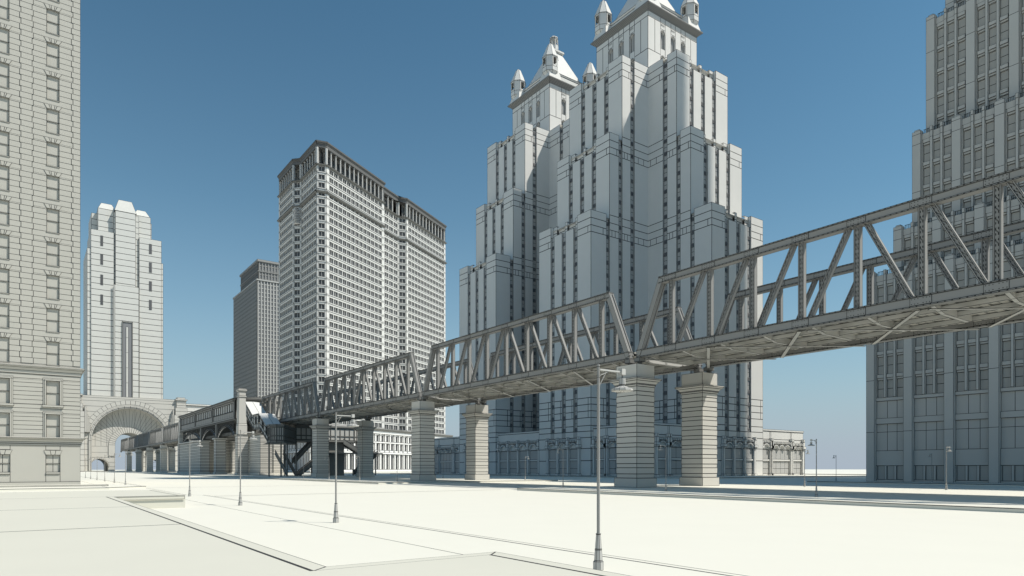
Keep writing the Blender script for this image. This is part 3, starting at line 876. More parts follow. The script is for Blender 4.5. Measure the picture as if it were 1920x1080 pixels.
for z in [4.2*i for i in range(1, 14)]:
    h = z-23.5
    ex = 28.3 if h < 0 else sqrt(max(0, 32.7**2-h*h))
    if h > 0 and h < 32.7*sin(.35): ex = 28.3 if h < 1 else max(28.3*cos(math.asin(min(1, h/28.3))), 0)
    for s in (-1, 1):
        xa_, xb_ = (31, GX-ex) if s < 0 else (GX+ex, 102.4)
        if xb_-xa_ > .5: ink(m, (xa_, YW, z), (xb_, YW, z), .22, (0, -1, 0))
ink(m, (31, YW, 57), (102.4, YW, 57), .22, (0, -1, 0))
m.box(31, 102.4, YW, YW+48, 58.3, 58.7, 'Z'); m.box(31, 102.4, YW+.0, YW+48, 0, 58.5, 'xX')
m.build('gateway_wall', BACK, pt)
m = MB(.12); YR = YW+7
arc = [(GX, 9.9, 20.8), (46.2, 6.0, 3.6), (87.2, 6.0, 3.6)]
prof_wall(m, GX-26.3, GX+26.3, 52, YR, arc)
arch_ring(m, (GX, YR, 20.8), (1, 0), (0, -1), 9.9, 14.4, 0, .4, 24)
arch_ring(m, (46.2, YR, 3.6), (1, 0), (0, -1), 6.0, 6.8, 0, .4, 14); arch_ring(m, (87.2, YR, 3.6), (1, 0), (0, -1), 6.0, 6.8, 0, .4, 14)
for c, r, z in arc: soffit(m, c, r, z, YR, YW+46, n=24)
for s in (-1, 1):                                  # stepped jambs of the railway arch
    x = GX+s*12.2; m.box(x-2.3, x+2.3, YR-.5, YR, 12, 20.8)
for a in range(1, 30):                             # fan of radiating joints
    t = pi*a/30; c_, s_ = cos(t), sin(t)
    ro = 25.8
    ink(m, (GX+14.5*c_, YR, 20.8+14.5*s_), (GX+ro*c_, YR, 22.5+(ro)*s_), .16, (0, -1, 0), .05)
for k in range(-6, 7):                             # upright glazing lines
    x = GX+k*3.9; zt_ = 23.5+sqrt(26.2**2-(x-GX)**2) if abs(x-GX) < 26 else 24
    zl = 19.6 if abs(x-GX) > 14.4 else 20.8+sqrt(14.5**2-(x-GX)**2)
    ink(m, (x, YR, zl), (x, YR, zt_), .14, (0, -1, 0), .06)
for z in (19.6, 14.8, 10.9, 7.0, 3.6):
    segs_ = [(GX-26.2, GX-14.5 if z > 12 else GX-9.9), (GX+9.9, GX+26.2)]
    for a, b in segs_:
        if z < 9.6 and a < 46 < b:
            w_ = sqrt(max(0, 6.9**2-max(0, z-3.6)**2)); ink(m, (a, YR, z), (46.2-w_, YR, z), .16, (0, -1, 0), .05); ink(m, (46.2+w_, YR, z), (b, YR, z), .16, (0, -1, 0), .05)
        else: ink(m, (a, YR, z), (b, YR, z), .16, (0, -1, 0), .05)
m.build('arch_infill', BACK, pt)
for s in (-1, 1):                                  # buttress turrets either side of the gateway
    m = MB(.14); x = GX+s*36.5
    m.courses(x-5.5, x+5.5, YW-3, YW+8, 0, 46, 4.2); m.courses(x-4.5, x+4.5, YW-2.2, YW+8, 46, 52, 3)
    m.courses(x-3.6, x+3.6, YW-1.6, YW+7, 52, 58, 2); m.box(x-4.4, x+4.4, YW-2.4, YW+7.5, 58, 59.2); m.box(x-3, x+3, YW-1.4, YW+5, 59.2, 60.6)
    for q in range(5): m.box(x-s*6.0-.5+q*.0-s*q*.7, x-s*6.0+.5-s*q*.7, YW-2.6+q*.3, YW, 30, 50-q*3.2)
    m.build('buttress', BACK, pt)

# pale low block seen past the station roof
t = thing('low_block', (170, 700, 0), 'pale flat-topped low building showing just above the station roof', 'building')
m = MB(.25); m.courses(98, 150, 640, 700, 0, 57, 5); m.build('wall', STONE, t)
m = MB(.25); m.box(97, 151, 639, 701, 57, 58.5); m.build('parapet', STONE, t)

# ================================================================== TWIN TOWER
def arcade(m, W, A, U, L, nb, cols_w=None, z_top=11.0):
    """row of pointed-arch bays with slim columns along a wall; A left end, L length"""
    Nn = (U[1], -U[0]); b = L/nb
    def P(u, d, z): return (A[0]+U[0]*u+Nn[0]*d, A[1]+U[1]*u+Nn[1]*d, z)
    def bx(u0, u1, d0, d1, z0, z1):
        q = [P(u0, d0, 0), P(u1, d0, 0), P(u1, d1, 0), P(u0, d1, 0)]
        lo = [(p[0], p[1], z0) for p in q]; hi = [(p[0], p[1], z1) for p in q]
        for i in range(4): m.poly([lo[i], lo[(i+1) % 4], hi[(i+1) % 4], hi[i]])
        m.poly(hi); m.poly(lo[::-1])
    for i in range(nb+1):
        u = i*b
        bx(u-.45, u+.45, 0, .65, .6, 8.3)                       # column
        bx(u-.7, u+.7, 0, .95, 0, .6)                           # base
        bx(u-.6, u+.6, 0, .9, 8.3, 8.7); bx(u-.85, u+.85, 0, 1.15, 8.7, 9.5); bx(u-.55, u+.55, 0, .9, 9.5, 11.0)
        bx(u-.3, u+.3, 0, 1.0, 11.0, 11.9)
    for i in range(nb):
        u0, u1 = i*b+.6, (i+1)*b-.6; c = (u0+u1)/2
        na = max(1, round((u1-u0)/3.2)); r = (u1-u0)/na/2
        for a in range(na):
            cc = u0+r*(2*a+1)
            arch_ring(m, P(cc, 0, 8.3), U, Nn, r*.78, r*1.0, 0, .7, 8, every=8)
        bx(u0, u1, 0, .5, 8.3+r+.05, 8.3+r+1.05)
        nt = int((u1-u0)/.75)
        for q in range(nt): bx(u0+(u1-u0)*(q+.15)/nt, u0+(u1-u0)*(q+.75)/nt, .5, .8, 8.3+r+.15, 8.3+r+.8)
        w = W.new(P(c, .1, 4), u1-u0, 7, Nn)
        npan = max(2, round((u1-u0)/2.4)) if na > 1 else 1
        for q in range(npan):
            ua, ub = u0+(u1-u0)*q/npan, u0+(u1-u0)*(q+1)/npan
            for za, zb_ in ((.6, 2.2), (2.2, 4.6), (5.2, 8.2)): w.poly([P(ua, .06, za), P(ub, .06, za), P(ub, .06, zb_), P(ua, .06, zb_)])
        w.poly([P(u0, .06, .6), P(u0, .0, .6), P(u0, .0, 8.2), P(u0, .06, 8.2)])
        bx(u0, u1, 0, .4, 4.6, 5.2)
LWT = .11
EC, EM, ES = 6.2, 3.8, 1.7       # end face: corner pier, middle pier, window strip
T1, T2, T3 = 37.4, 29.7, 24.3
Z1, Z2, Z3, ZS = 80.1, 105.6, 131.3, 150.3
HW = 12.6
def strip_rows(z0, z1, pitch=3.95):
    zs = [z0]; tg = []
    z = z0
    while z < z1-1e-3:
        a = min(z+1.15, z1); zs.append(a); tg.append('sp')
        if a < z1-1e-3:
            b = min(a+pitch-1.15, z1); zs.append(b); tg.append('w')
            z = b
        else: z = a
    return zs, tg
def make_tower(cx, cy, label):
    t = thing('gothic_skyscraper', (cx, cy, 0), label, 'skyscraper', 'twin stepped skyscrapers')
    wall = MB(LWT); sp = MB(.07); W = Wins(t, GLASS, 'window', .06); det = MB(.065)
    def W2(dx, dy): return (cx+dx, cy+dy)
    dirs = [((-1, 0)), ((0, -1)), ((1, 0)), ((0, 1))]
    def strip(A, U, u0, u1, z0, z1, dep):
        zs, tg = strip_rows(z0, z1)
        Nn = (U[1], -U[0])
        def P(u, z, d): return (A[0]+U[0]*u+Nn[0]*d, A[1]+U[1]*u+Nn[1]*d, z)
        for j, g in enumerate(tg):
            a, b = zs[j], zs[j+1]
            if g == 'w':
                w = W.new(P((u0+u1)/2, (a+b)/2, -dep), u1-u0, b-a, Nn); mid = (a+b)/2
                for (p, q) in ((a, mid), (mid, b)): w.poly([P(u0, p, -dep), P(u1, p, -dep), P(u1, q, -dep), P(u0, q, -dep)])
            else:
                n = 3
                for k in range(n):
                    p, q = a+(b-a)*k/n, a+(b-a)*(k+1)/n
                    sp.poly([P(u0, p, -dep+.25), P(u1, p, -dep+.25), P(u1, q, -dep+.1), P(u0, q, -dep+.1)])
                sp.poly([P(u0, a, -dep), P(u1, a, -dep), P(u1, a, -dep+.25), P(u0, a, -dep+.25)], (0, 0, 0, 0))
        wall.poly([P(u0, z0, 0), P(u0, z0, -dep), P(u0, z1, -dep), P(u0, z1, 0)]); wall.poly([P(u1, z0, 0), P(u1, z0, -dep), P(u1, z1, -dep), P(u1, z1, 0)])
    def pierface(A, U, u0, u1, z0, z1, d=0.0, bands=True, low=False, sides=True, back=-1.0):
        """plain pier with joint bands under its top"""
        Nn = (U[1], -U[0])
        def P(u, z, dd): return (A[0]+U[0]*u+Nn[0]*dd, A[1]+U[1]*u+Nn[1]*dd, z)
        zz = [z0]
        if low: zz += [15.2, 17.6, 19.6, 21.6, 23.6]
        if bands: zz += [z1-6.6, z1-4.6, z1-2.4]
        zz.append(z1)
        for a, b in zip(zz, zz[1:]):
            um = None
            if bands and abs(b-(z1-4.6)) < .01: um = [u0+(u1-u0)*.78]
            elif low and 17 < a < 23: um = [u0+(u1-u0)*(.8 if int(a*2) % 2 else .9)]
            uu = [u0]+(um or [])+[u1]
            for p, q in zip(uu, uu[1:]): wall.poly([P(p, a, d), P(q, a, d), P(q, b, d), P(p, b, d)])
        if d != 0 or sides:
            for u in (u0, u1): wall.poly([P(u, z0, d), P(u, z0, back), P(u, z1, back), P(u, z1, d)], (0, 1, 1, 1))
        wall.poly([P(u0, z1, d), P(u1, z1, d), P(u1, z1, back-.8), P(u0, z1, back-.8)])
    for k, (dx, dy) in enumerate(dirs):
        # end-face frame: outward normal (dx,dy); seen from outside left->right U
        U = (-dy, dx)
        def E(dist, u): return (cx+dx*dist+U[0]*u, cy+dy*dist+U[1]*u)
        for (dist, z0, z1) in ((T1, 13.5, Z1), (T2, Z1-3.3, Z2), (T3, Z2-3.3, Z3)):
            A = E(dist, -HW)
            low = dist == T1
            u = 0; zmid = z1-3.4
            pierface(A, U, 0, EC, z0, z1, 0, True, low, sides=False); pierface(A, U, 2*HW-EC, 2*HW, z0, z1, 0, True, low, sides=False)
            s1, s2, s3 = EC, EC+ES+EM, EC+2*ES+2*EM
            tot = 2*EC+3*ES+2*EM; kf = 2*HW/tot
            e, mm, s = EC, (2*HW-2*EC-3*ES)/2, ES
            s2 = e+s+mm; s3 = e+2*s+2*mm
            for su in (e, s2, s3): strip(A, U, su, su+s, z0, zmid, .5)
            for pu in (e+s, e+2*s+mm): pierface(A, U, pu, pu+mm, z0, zmid, 0, False, low, sides=False)
            # recessed parapet above the middle piers
            Nn = (dx, dy)
            def P(u, z, d): return (A[0]+U[0]*u+Nn[0]*d, A[1]+U[1]*u+Nn[1]*d, z)
            for ue in (e, s3+s): wall.poly([P(ue, zmid, 0), P(ue, zmid, -1.7), P(ue, z1, -1.7), P(ue, z1, 0)])
            cuts = [e, e+s+.3, s2+s*.2, s2+s*.9, s3-.3, s3+s]
            for i in range(5):
                dd = -1.0 if i % 2 == 0 else -1.6
                zt = z1-(.0 if i % 2 == 0 else .9)
                for a, b in ((zmid, z1-2.2), (z1-2.2, zt)):
                    wall.poly([P(cuts[i], a, dd), P(cuts[i+1], a, dd), P(cuts[i+1], b, dd), P(cuts[i], b, dd)])
                wall.poly([P(cuts[i], zt, dd), P(cuts[i+1], zt, dd), P(cuts[i+1], zt, dd-1), P(cuts[i], zt, dd-1)])
            # terrace floor behind
            wall.poly([P(0, z1-1.3, -.6), P(2*HW, z1-1.3, -.6), P(2*HW, z1-1.3, -9), P(0, z1-1.3, -9)], (0, 0, 0, 0))
        # side faces of the arm (both flanks)
        for sgn in (-1, 1):
            # U2: left->right seen from outside that flank
            if sgn < 0:   # flank whose outward normal is -U
                A2 = E(T1, -HW); 
                far = E(11.9, -HW); U2, L = norm2(far, A2); A2 = far; pos = lambda dist: dist-11.9
            else:
                A2 = E(T1, HW); far = E(11.9, HW); U2, L = norm2(A2, far); pos = lambda dist: T1-dist
            def seg(d_out, d_in):
                a, b = pos(d_out), pos(d_in); return (min(a, b), max(a, b))
            stops = [(T1, 31.0, Z1), (29.7, 25.7, Z2), (24.3, 20.5, Z3), (18.9, 11.9, Z3)]
            for n_, (o, i_, zt) in enumerate(stops):
                a, b = seg(o, i_)
                # joints continue at every lower tier level
                pierface(A2, U2, a, b, 13.5, zt, 0, True, True, sides=False)
                Nn2 = (U2[1], -U2[0])
                for zl in (Z1, Z2):
                    if zt > zl+1:
                        for q in (-2.4, -4.6, -6.6, 0):
                            p0 = (A2[0]+U2[0]*a, A2[1]+U2[1]*a, zl+q); p1 = (A2[0]+U2[0]*b, A2[1]+U2[1]*b, zl+q)
                            ink(wall, p0, p1, .2, (Nn2[0], Nn2[1], 0), .02)
                        for q in (.25, .6):
                            x_ = a+(b-a)*q; p0 = (A2[0]+U2[0]*x_, A2[1]+U2[1]*x_, zl-4.6); p1 = (p0[0], p0[1], zl-6.6); ink(wall, p0, p1, .18, (Nn2[0], Nn2[1], 0), .02)
            for (o, i_, zt) in ((31.0, 29.7, Z1-1.2), (25.7, 24.3, Z2-1.2), (20.5, 18.9, Z3-1.2)):
                a, b = seg(o, i_); strip(A2, U2, a, b, 13.5, zt, .45)
                Nn2 = (U2[1], -U2[0])
                # closing wall behind the strip head
                def Q(u, z, d): return (A2[0]+U2[0]*u+Nn2[0]*d, A2[1]+U2[1]*u+Nn2[1]*d, z)
                wall.poly([Q(a, zt, 0), Q(b, zt, 0), Q(b, zt, -1.5), Q(a, zt, -1.5)])
        # base of the arm end: arcade wall
        A = E(T1, -HW)
        def P(u, z, d): return (A[0]+U[0]*u+dx*d, A[1]+U[1]*u+dy*d, z)
        for (a, b) in ((0, 4.6), (4.6, 8.3), (8.3, 11.6), (11.6, 13.5)):
            wall.poly([P(0, a, 0), P(2*HW, a, 0), P(2*HW, b, 0), P(0, b, 0)])
        for sgn in (0, 2*HW):
            for (a, b) in ((0, 4.6), (4.6, 8.3), (8.3, 11.6), (11.6, 13.5)):
                wall.poly([P(sgn, a, 0), P(sgn, a, -26), P(sgn, b, -26), P(sgn, b, 0)])
        arcade(det, W, P(5.0, 0, 0)[:2], U, 2*HW-10, 3)
        for su in (EC, s2, s3): 
            w = W.new(P(su+.8, 12.5, .04), 1.6, 1.6, (dx, dy)); w.poly([P(su, 11.8, .05), P(su+s, 11.8, .05), P(su+s, 13.3, .05), P(su, 13.3, .05)])
    # shaft
    sh = MB(LWT); h = 12.1
    for k, (dx, dy) in enumerate(dirs):
        U = (-dy, dx); A = (cx+dx*h-U[0]*h, cy+dy*h-U[1]*h)
        us = cum([4.6, 1.9, 1.4, 2.0, 1.6, 1.4, .4, 0.0001], 0)
        us = [0, 2.9, 6.2, 8.0, 10.2, 12.0+0.0, 12.2, 14.0, 16.2, 18.0, 21.3, 24.2]
        kinds = ['j', 'j', 'A', 'p', 'A', 'x', 'A', 'p', 'A', 'j', 'j']
        us = [0, 3.2, 6.0, 8.2, 11.0, 13.2, 16.0, 18.2, 21.0, 24.2]
        kinds = ['j', 'j', 'A', 'p', 'A', 'p', 'A', 'j', 'j']
        zs = [125, 131, 132.6, 138.0, 139.0, 140.4, 146.5, 148.6, ZS]
        def fn(i, j):
            if kinds[i] == 'A':
                if j in (1, 2): return (-.9, 'open1')
                if j == 3: return (-.9, 'o1')
                if j in (4, 5, ): return (-.9, 'o2')
                if j == 0: return (-.9, 'o0')
                if j == 6: return (-.0, 't')
                return (0, 't%d' % j)
            if j <= 2: return (0, 'a%d' % (i if kinds[i] == 'p' else 0 if i < 4 else 9))
            if j in (3, 4, 5): return (0, 'b%d' % i)
            if j == 6: return (0, 'b%d' % i)
            return (0, 'c%d' % j)
        relief(sh, A, U, us, zs, fn, None, edge=False)
        for i in (2, 4, 6):
            c = (us[i]+us[i+1])/2; r = (us[i+1]-us[i])/2
            def P(u, z, d): return (A[0]+U[0]*u+dx*d, A[1]+U[1]*u+dy*d, z)
            for zc_, zlo in ((145.3, 140.6), (137.0, 131.5)):
                w = W.new(P(c, zc_-2, -.8), 2*r, 5, (dx, dy))
                for q in range(2): w.poly([P(c-r+.15+q*(r-.15), zlo, -.75), P(c-r+.15+(q+1)*(r-.15), zlo, -.75), P(c-r+.15+(q+1)*(r-.15), zc_+r*(.25 if q == 0 else .25)+.6, -.75), P(c-r+.15+q*(r-.15), zc_+.6+r*.25, -.75)])
                arch_ring(det, P(c, zc_, 0), U, (dx, dy), r*.72, r*1.0, -.8, .03, 10)
                # wall above the arch head
                for q in range(10):
                    a_, b_ = pi*q/10, pi*(q+1)/10
                    det.poly([P(c+r*cos(a_), zc_+r*sin(a_), -.02), P(c+r*cos(b_), zc_+r*sin(b_), -.02), P(c+r*cos(b_), zc_+r+.15, -.02), P(c+r*cos(a_), zc_+r+.15, -.02)], (0, 0, 0, 0))
            det.poly([P(c-r, 138.2, -.05), P(c+r, 138.2, -.05), P(c+r, 140.2, -.05), P(c-r, 140.2, -.05)])
            for q in range(3): det.box(*sorted((P(c-.75+q*.6, 0, 0)[0]-.12, P(c-.75+q*.6, 0, .2)[0]+.12)), *sorted((P(c-.75+q*.6, 0, 0)[1]-.12, P(c-.75+q*.6, 0, .2)[1]+.12)), 147.6, 148.2)
    sh.build('shaft', STONE, t)
    cm = MB(.07)
    prof = [(12.1, 150.3), (12.3, 150.6), (12.6, 150.9), (12.95, 151.15), (13.3, 151.4), (13.6, 151.65), (13.6, 152.0), (9.0, 152.02)]
    for (a, z0), (b, z1) in zip(prof, prof[1:]): cm.frust(cx, cy, a, a, z0, b, b, z1, cap=False)
    cm.build('cornice', METAL, t)  # grey tone instead of stone puts underside shade into the cornice colour
    rf = MB(.1)
    rf.box(cx-9.4, cx+9.4, cy-9.4, cy+9.4, 152, 156.6); rf.frust(cx, cy, 9.4, 9.4, 156.6, 9.8, 9.8, 157.2)
    rf.box(cx-8.6, cx+8.6, cy-8.6, cy+8.6, 157.2, 158.2)
    rf.frust(cx, cy, 8.0, 8.0, 158.2, 2.2, 2.2, 171.0); rf.box(cx-3, cx+3, cy-3, cy+3, 170.9, 171.8)
    rf.build('pyramid_roof', STONE, t)
    ln = MB(.07); ln.rings(cx, cy, [(2.3, 171.8), (1.9, 172.4), (1.9, 174.6)], 8, pi/8)
    for i in range(8): 
        a = pi/8+i*pi/4; ln.beam((cx+1.7*cos(a), cy+1.7*sin(a), 174.6), (cx+1.5*cos(a), cy+1.5*sin(a), 177.6), .35, .35, up=(0, 1, 0))
    ln.rings(cx, cy, [(.9, 174.6), (.9, 177.6)], 8); ln.rings(cx, cy, [(1.8, 176.9), (1.8, 177.2)], 8, pi/8); ln.rings(cx, cy, [(1.8, 177.6), (1.6, 178.1), (.8, 178.7), (0, 179.0)], 8, pi/8)
    ln.build('lantern', STONE, t)
    for sx in (-1, 1):
        for sy in (-1, 1):
            x, y = cx+sx*10.4, cy+sy*10.4; r0 = pi/8; R = 3.15
            tm = MB(.07)
            tm.rings(x, y, [(.4, 152.0), (R, 155.0), (R, 156.6)], 8, r0, cap=False)
            tm.frust(x-sx*.6, y-sy*.6, 3.4, 3.4, 151.95, 2.3, 2.3, 156.0)
            for i in range(8):
                a = r0+i*pi/4; b = a+pi/4
                p, q = [(x+R*cos(v), y+R*sin(v)) for v in (a, b)]
                if i % 2 == 0:
                    tm.poly([(*p, 156.6), (*q, 156.6), (*q, 160.6), (*p, 160.6)])
                else:
                    for f0_, f1_, za, zb in ((0, .2, 156.6, 160.6), (.8, 1, 156.6, 160.6), (.2, .8, 160.1, 160.6), (.2, .8, 156.6, 157.4)):
                        e0 = [p[c]+(q[c]-p[c])*f0_ for c in (0, 1)]; e1 = [p[c]+(q[c]-p[c])*f1_ for c in (0, 1)]
                        tm.poly([(*e0, za), (*e1, za), (*e1, zb), (*e0, zb)])
            core = MB(.07); core.rings(x, y, [(1.9, 155.2), (1.9, 160.6)], 8, r0)
            tu = tm.build('turret', STONE, t)
            co = core.build('core', DARKM, t)
            co.parent = tu
            tr = MB(.07); tr.rings(x, y, [(R+.15, 160.5), (R+.15, 160.75), (1.05, 166.0), (0, 166.9)], 8, r0)
            o = tr.build('turret_roof', STONE, t); o.parent = tu
    wall.build('wall', STONE, t); sp.build('spandrel', SPAN, t); det.build('arch_trim', STONE, t)
    # inner body so nothing is see-through
    bd = MB(.1)
    for hx, hy, z in ((T1-2.2, HW-1.3, Z1-1.4), (T2-2.2, HW-1.3, Z2-1.4), (T3-2.2, HW-1.3, Z3-1.4)):
        bd.box(cx-hx, cx+hx, cy-hy, cy+hy, 0, z, flags=(0, 0, 0, 0)); bd.box(cx-hy, cx+hy, cy-hx, cy+hx, 0, z-.02, flags=(0, 0, 0, 0))
    bd.box(cx-11, cx+11, cy-11, cy+11, 100, 149, flags=(0, 0, 0, 0))
    bd.build('core', SPAN, t)
    W.finish(100)
    return t
CX, CY = 174.7, 162.3
make_tower(CX, CY, 'nearer and taller-looking pale stepped skyscraper, roof cut by the top of the picture')
make_tower(CX, CY+50.4, 'farther pale stepped skyscraper with a small lantern on its pyramid roof, behind the nearer one')
# podium round both towers
pd = thing('arcade_podium', (175, 187, 0), 'low podium with column arcade and arch frieze at the foot of the stepped skyscrapers', 'podium')
m = MB(.1); W = Wins(pd, GLASS, 'window', .07)
px0, px1, py0, py1 = 138.3, 212.3, 126.3, 249
zs_ = [0, 8.3, 11.6, 14.2, 14.8]
for a, b in zip(zs_, zs_[1:]): m.box(px0, px1, py0, py1, a, b, 'xXyY')
m.box(px0, px1, py0, py1, 14.4, 14.8, 'Z'); m.box(px0-.15, px1+.15, py0-.15, py1+.15, 14.2, 14.8, 'xXyYz')
m.build('wall', STONE, pd)
m = MB(.065)
arcade(m, W, (187.8, py0), (1, 0), 5.2, 1); arcade(m, W, (193.4, py0), (1, 0), 11, 1); arcade(m, W, (205, py0), (1, 0), 6.4, 1)
arcade(m, W, (139.6, py0), (1, 0), 4.6, 1); arcade(m, W, (145, py0), (1, 0), 11, 1); arcade(m, W, (157, py0), (1, 0), 4.6, 1)
arcade(m, W, (px0, 199.2), (0, -1), 23.4, 4); arcade(m, W, (px0, 149.0), (0, -1), 5, 1); arcade(m, W, (px0, 143.4), (0, -1), 11, 1); arcade(m, W, (px0, 131.6), (0, -1), 4.8, 1)
arcade(m, W, (px0, 247.5), (0, -1), 4.6, 1); arcade(m, W, (px0, 242.4), (0, -1), 11, 1); arcade(m, W, (px0, 230.6), (0, -1), 4.6, 1)
for x in (193.1, 204.7, 144.7, 156.6): 
    for q in (0, .6): ink(m, (x+q, py0, 11.6), (x+q, py0, 14.2), .14, (0, -1, 0))
for y in (143.7, 131.9, 242.7, 230.9):
    for q in (0, .6): ink(m, (px0, y+q, 11.6), (px0, y+q, 14.2), .14, (-1, 0, 0))
m.build('arcade', STONE, pd); W.finish()

# ================================================================== RIBBED BUILDING, RIGHT
rb = thing('ribbed_building', (190, 8, 0), 'dark shaded building with vertical ribs and crenellated setbacks filling the right edge', 'building')
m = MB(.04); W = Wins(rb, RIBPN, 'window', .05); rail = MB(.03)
def Yat(px, X): r = (px-960)/1260; return X*(.811-.5855*r)/(.5855+.811*r)
XF = 121.0
BAY = 6.15; yc0 = Yat(1628, XF)
def tier(X, Y0, zlo, ztop, nb, first_two=False, base=False):
    A = (X, Y0); U = (0, -1)
    cols = [1.4]; ks = ['P']
    for b in range(nb):
        cols += [.2, 1.2, .4, 1.2, .4, 1.2, .2, 1.4]; ks += ['f', 'w', 'm', 'w', 'm', 'w', 'f', 'P']
    us = cum(cols, 0)
    FP = 4.22
    zs = []; inf = []
    if base:
        for z, k in ((0, 'b0'), (.35, 'bw'), (2.75, 'bp'), (5.35, 'bt'), (8.6, 'bt2'), (10.0, 'bb'), (11.0, 'b3'), (14.0, 'bb2'), (14.6, None)):
            if k: zs.append(z); inf.append(k)
        z = 14.6
    else:
        z = zlo
    nfl = max(1, round((ztop-1.1-z)/FP)); fp = (ztop-1.1-z)/nfl
    for f in range(nfl):
        for dz, k in ((0, 'w1'), (fp*.38, 'w2'), (fp*.75, 'h1'), (fp*.84, 'h2')): zs.append(z+f*fp+dz); inf.append(k+str(f))
    zs.append(ztop-1.1); inf.append('top'); zs.append(ztop)
    def fn(i, j):
        k = ks[i]; r = inf[j]
        if k == 'P': return (.75 if (base and zs[j] < 24) else .6, 'P%d' % (int(zs[j]/8.4)))
        if r == 'b0': return (.1, 'q')
        if r == 'bw': return (-.1, 'w') if k == 'w' else (.12, 'm')
        if r == 'bp': return (.1, 'panel')
        if r in ('bt', 'bt2', 'b3'): return (-.15, 'g'+r+str(ks[:i].count('m')))
        if r in ('bb', 'bb2'): return (.15, 'beam')
        if r == 'top': return (.12, 'top') if k != 'm' else (.42, 'mt')
        if k == 'f': return (.12, 'f')
        if k == 'm': return (.42, 'm')
        if r[:2] in ('w1', 'w2'): return (-.2, 'w'+r)
        if r[:2] == 'h1': return (.05, 'h1')
        return (.2, 'h2')
    def fnn(i, j):
        g = fn(i, j); return g
    relief(m, A, U, us, zs, fnn, W, 1, 1, edge=False)
    for i, k in enumerate(ks):                    # merlons and pier heads standing above the parapet
        u0, u1 = us[i], us[i+1]
        if k == 'P':
            m.box(X-.6, X+.5, Y0-u1, Y0-u0, ztop, ztop+.6); m.box(X-.4, X+.4, Y0-u1+.3, Y0-u0-.3, ztop+.6, ztop+.9)
        elif k == 'm':
            m.box(X-.5, X+.3, Y0-u1, Y0-u0, ztop, ztop+.75)
        elif k == 'w':
            for q in range(5):
                y = Y0-u0-(u1-u0)*(q+.5)/5; rail.box(X+.05, X+.11, y-.03, y+.03, ztop, ztop+.7)
            rail.box(X+.04, X+.12, Y0-u1, Y0-u0, ztop+.65, ztop+.72)
    L = us[-1]
    return L
NB = 16
tiers = []
for (px, X, py) in ((1628, XF, 522), (1678, 124.0, 435), (1713, 127.0, 258), (1739, 130.0, 43)):
    Y = Yat(px, X); d = FD[0]*X+FD[1]*Y; tiers.append((X, Y, 2.3+(878-py)*d/1260))
tiers.append((133.0, Yat(1775, 133.0), 104.0))
zl = 0
for k, (X, Y, zt) in enumerate(tiers):
    L = tier(X, Y, zl, zt, NB, base=(k == 0)); 
    m.box(X+.0, 270 - k, Y-L, Y-.0, zl if k == 0 else zl-1.0, zt-.2, 'XyYZ', flags=(0, 1, 1, 1))
    zl = zt-.2
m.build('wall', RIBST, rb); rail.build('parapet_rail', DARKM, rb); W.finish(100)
m = MB(.1); m.courses(172, 249, 24, 50.5, 100, 300, 4.2); m.build('shadow_shaft', RIBST, rb)  # unseen shaft added above the tiers to cast shadow on the stepped skyscrapers

# ================================================================== COLONNADED OFFICE TOWER
ob = thing('colonnaded_tower', (*cam2w(-90, 450), 0), 'broad pale office tower of paired windows with a colonnade under its shade-toned cornice', 'skyscraper')
er = (sin(radians(22.5)), cos(radians(22.5))); el = (sin(radians(-36)), cos(radians(-36)))
P2 = (-107.2, 388.0); P1 = (-112.0, 386.0)
nr = (er[1], -er[0]); nl = (-el[1], el[0])          # outward normals (camera frame)
def ad(p, v, t, n=None, o=0): return (p[0]+v[0]*t+(n[0]*o if n else 0), p[1]+v[1]*t+(n[1]*o if n else 0))
ZT5, ZC5, FPH = 190.7, 176.6, 4.72
wm = MB(.09); cn = MB(.12); cw = MB(.12); belts = {}; W = Wins(ob, DGLASS, 'window', .06); colm = []
def wc(p): return cam2w(*p)
def office(a, b, n, z0=27.5, z1=ZC5, margin=2.2, trip=False):
    A, B = wc(a), wc(b); U, L = norm2(A, B)
    cols = [margin]; ks = ['e']
    bw = (L-2*margin)/n
    for i in range(n):
        cols += [bw*.08, bw*.37, bw*.09, bw*.37, bw*.09]; ks += ['s', 'w', 'm', 'w', 's']
    cols.append(margin); ks.append('e'); us = cum(cols, 0, L)
    nfl = int(round((z1-z0)/FPH)); f = (z1-z0)/nfl; zs = []; inf = []
    for k in range(nfl):
        for dz, q in ((0, 'a'), (.14*f, 'b'), (.28*f, 'w'), (.90*f, 'c')): zs.append(z0+k*f+dz); inf.append(q+str(k))
    zs.append(z1)
    def fn(i, j):
        q = inf[j][0]
        if q == 'b': return (.28, 'sill')
        if ks[i] == 'w' and q == 'w': return (-.6, 'w')
        if ks[i] == 'm' and q == 'w': return (-.25, 'm')
        if ks[i] == 'e': return (.1, 'e'+str(int(inf[j][1:])))
        return (0, 's')
    relief(wm, A, U, us, zs, fn, W, 1, 1, edge=False)
    return A, U, L
def band(a, b, prof, ext=0.0):
    cn = belts.setdefault(prof[0][1], MB(.1))
    A, B = wc(a), wc(b); U, L = norm2(A, B); Nn = (U[1], -U[0])
    for (d0, z0), (d1, z1) in zip(prof, prof[1:]):
        e0, e1 = max(d0, 0)*.5, max(d1, 0)*.5
        cn.poly([(A[0]-U[0]*e0+Nn[0]*d0, A[1]-U[1]*e0+Nn[1]*d0, z0), (B[0]+U[0]*e0+Nn[0]*d0, B[1]+U[1]*e0+Nn[1]*d0, z0),
                 (B[0]+U[0]*e1+Nn[0]*d1, B[1]+U[1]*e1+Nn[1]*d1, z1), (A[0]-U[0]*e1+Nn[0]*d1, A[1]-U[1]*e1+Nn[1]*d1, z1)])
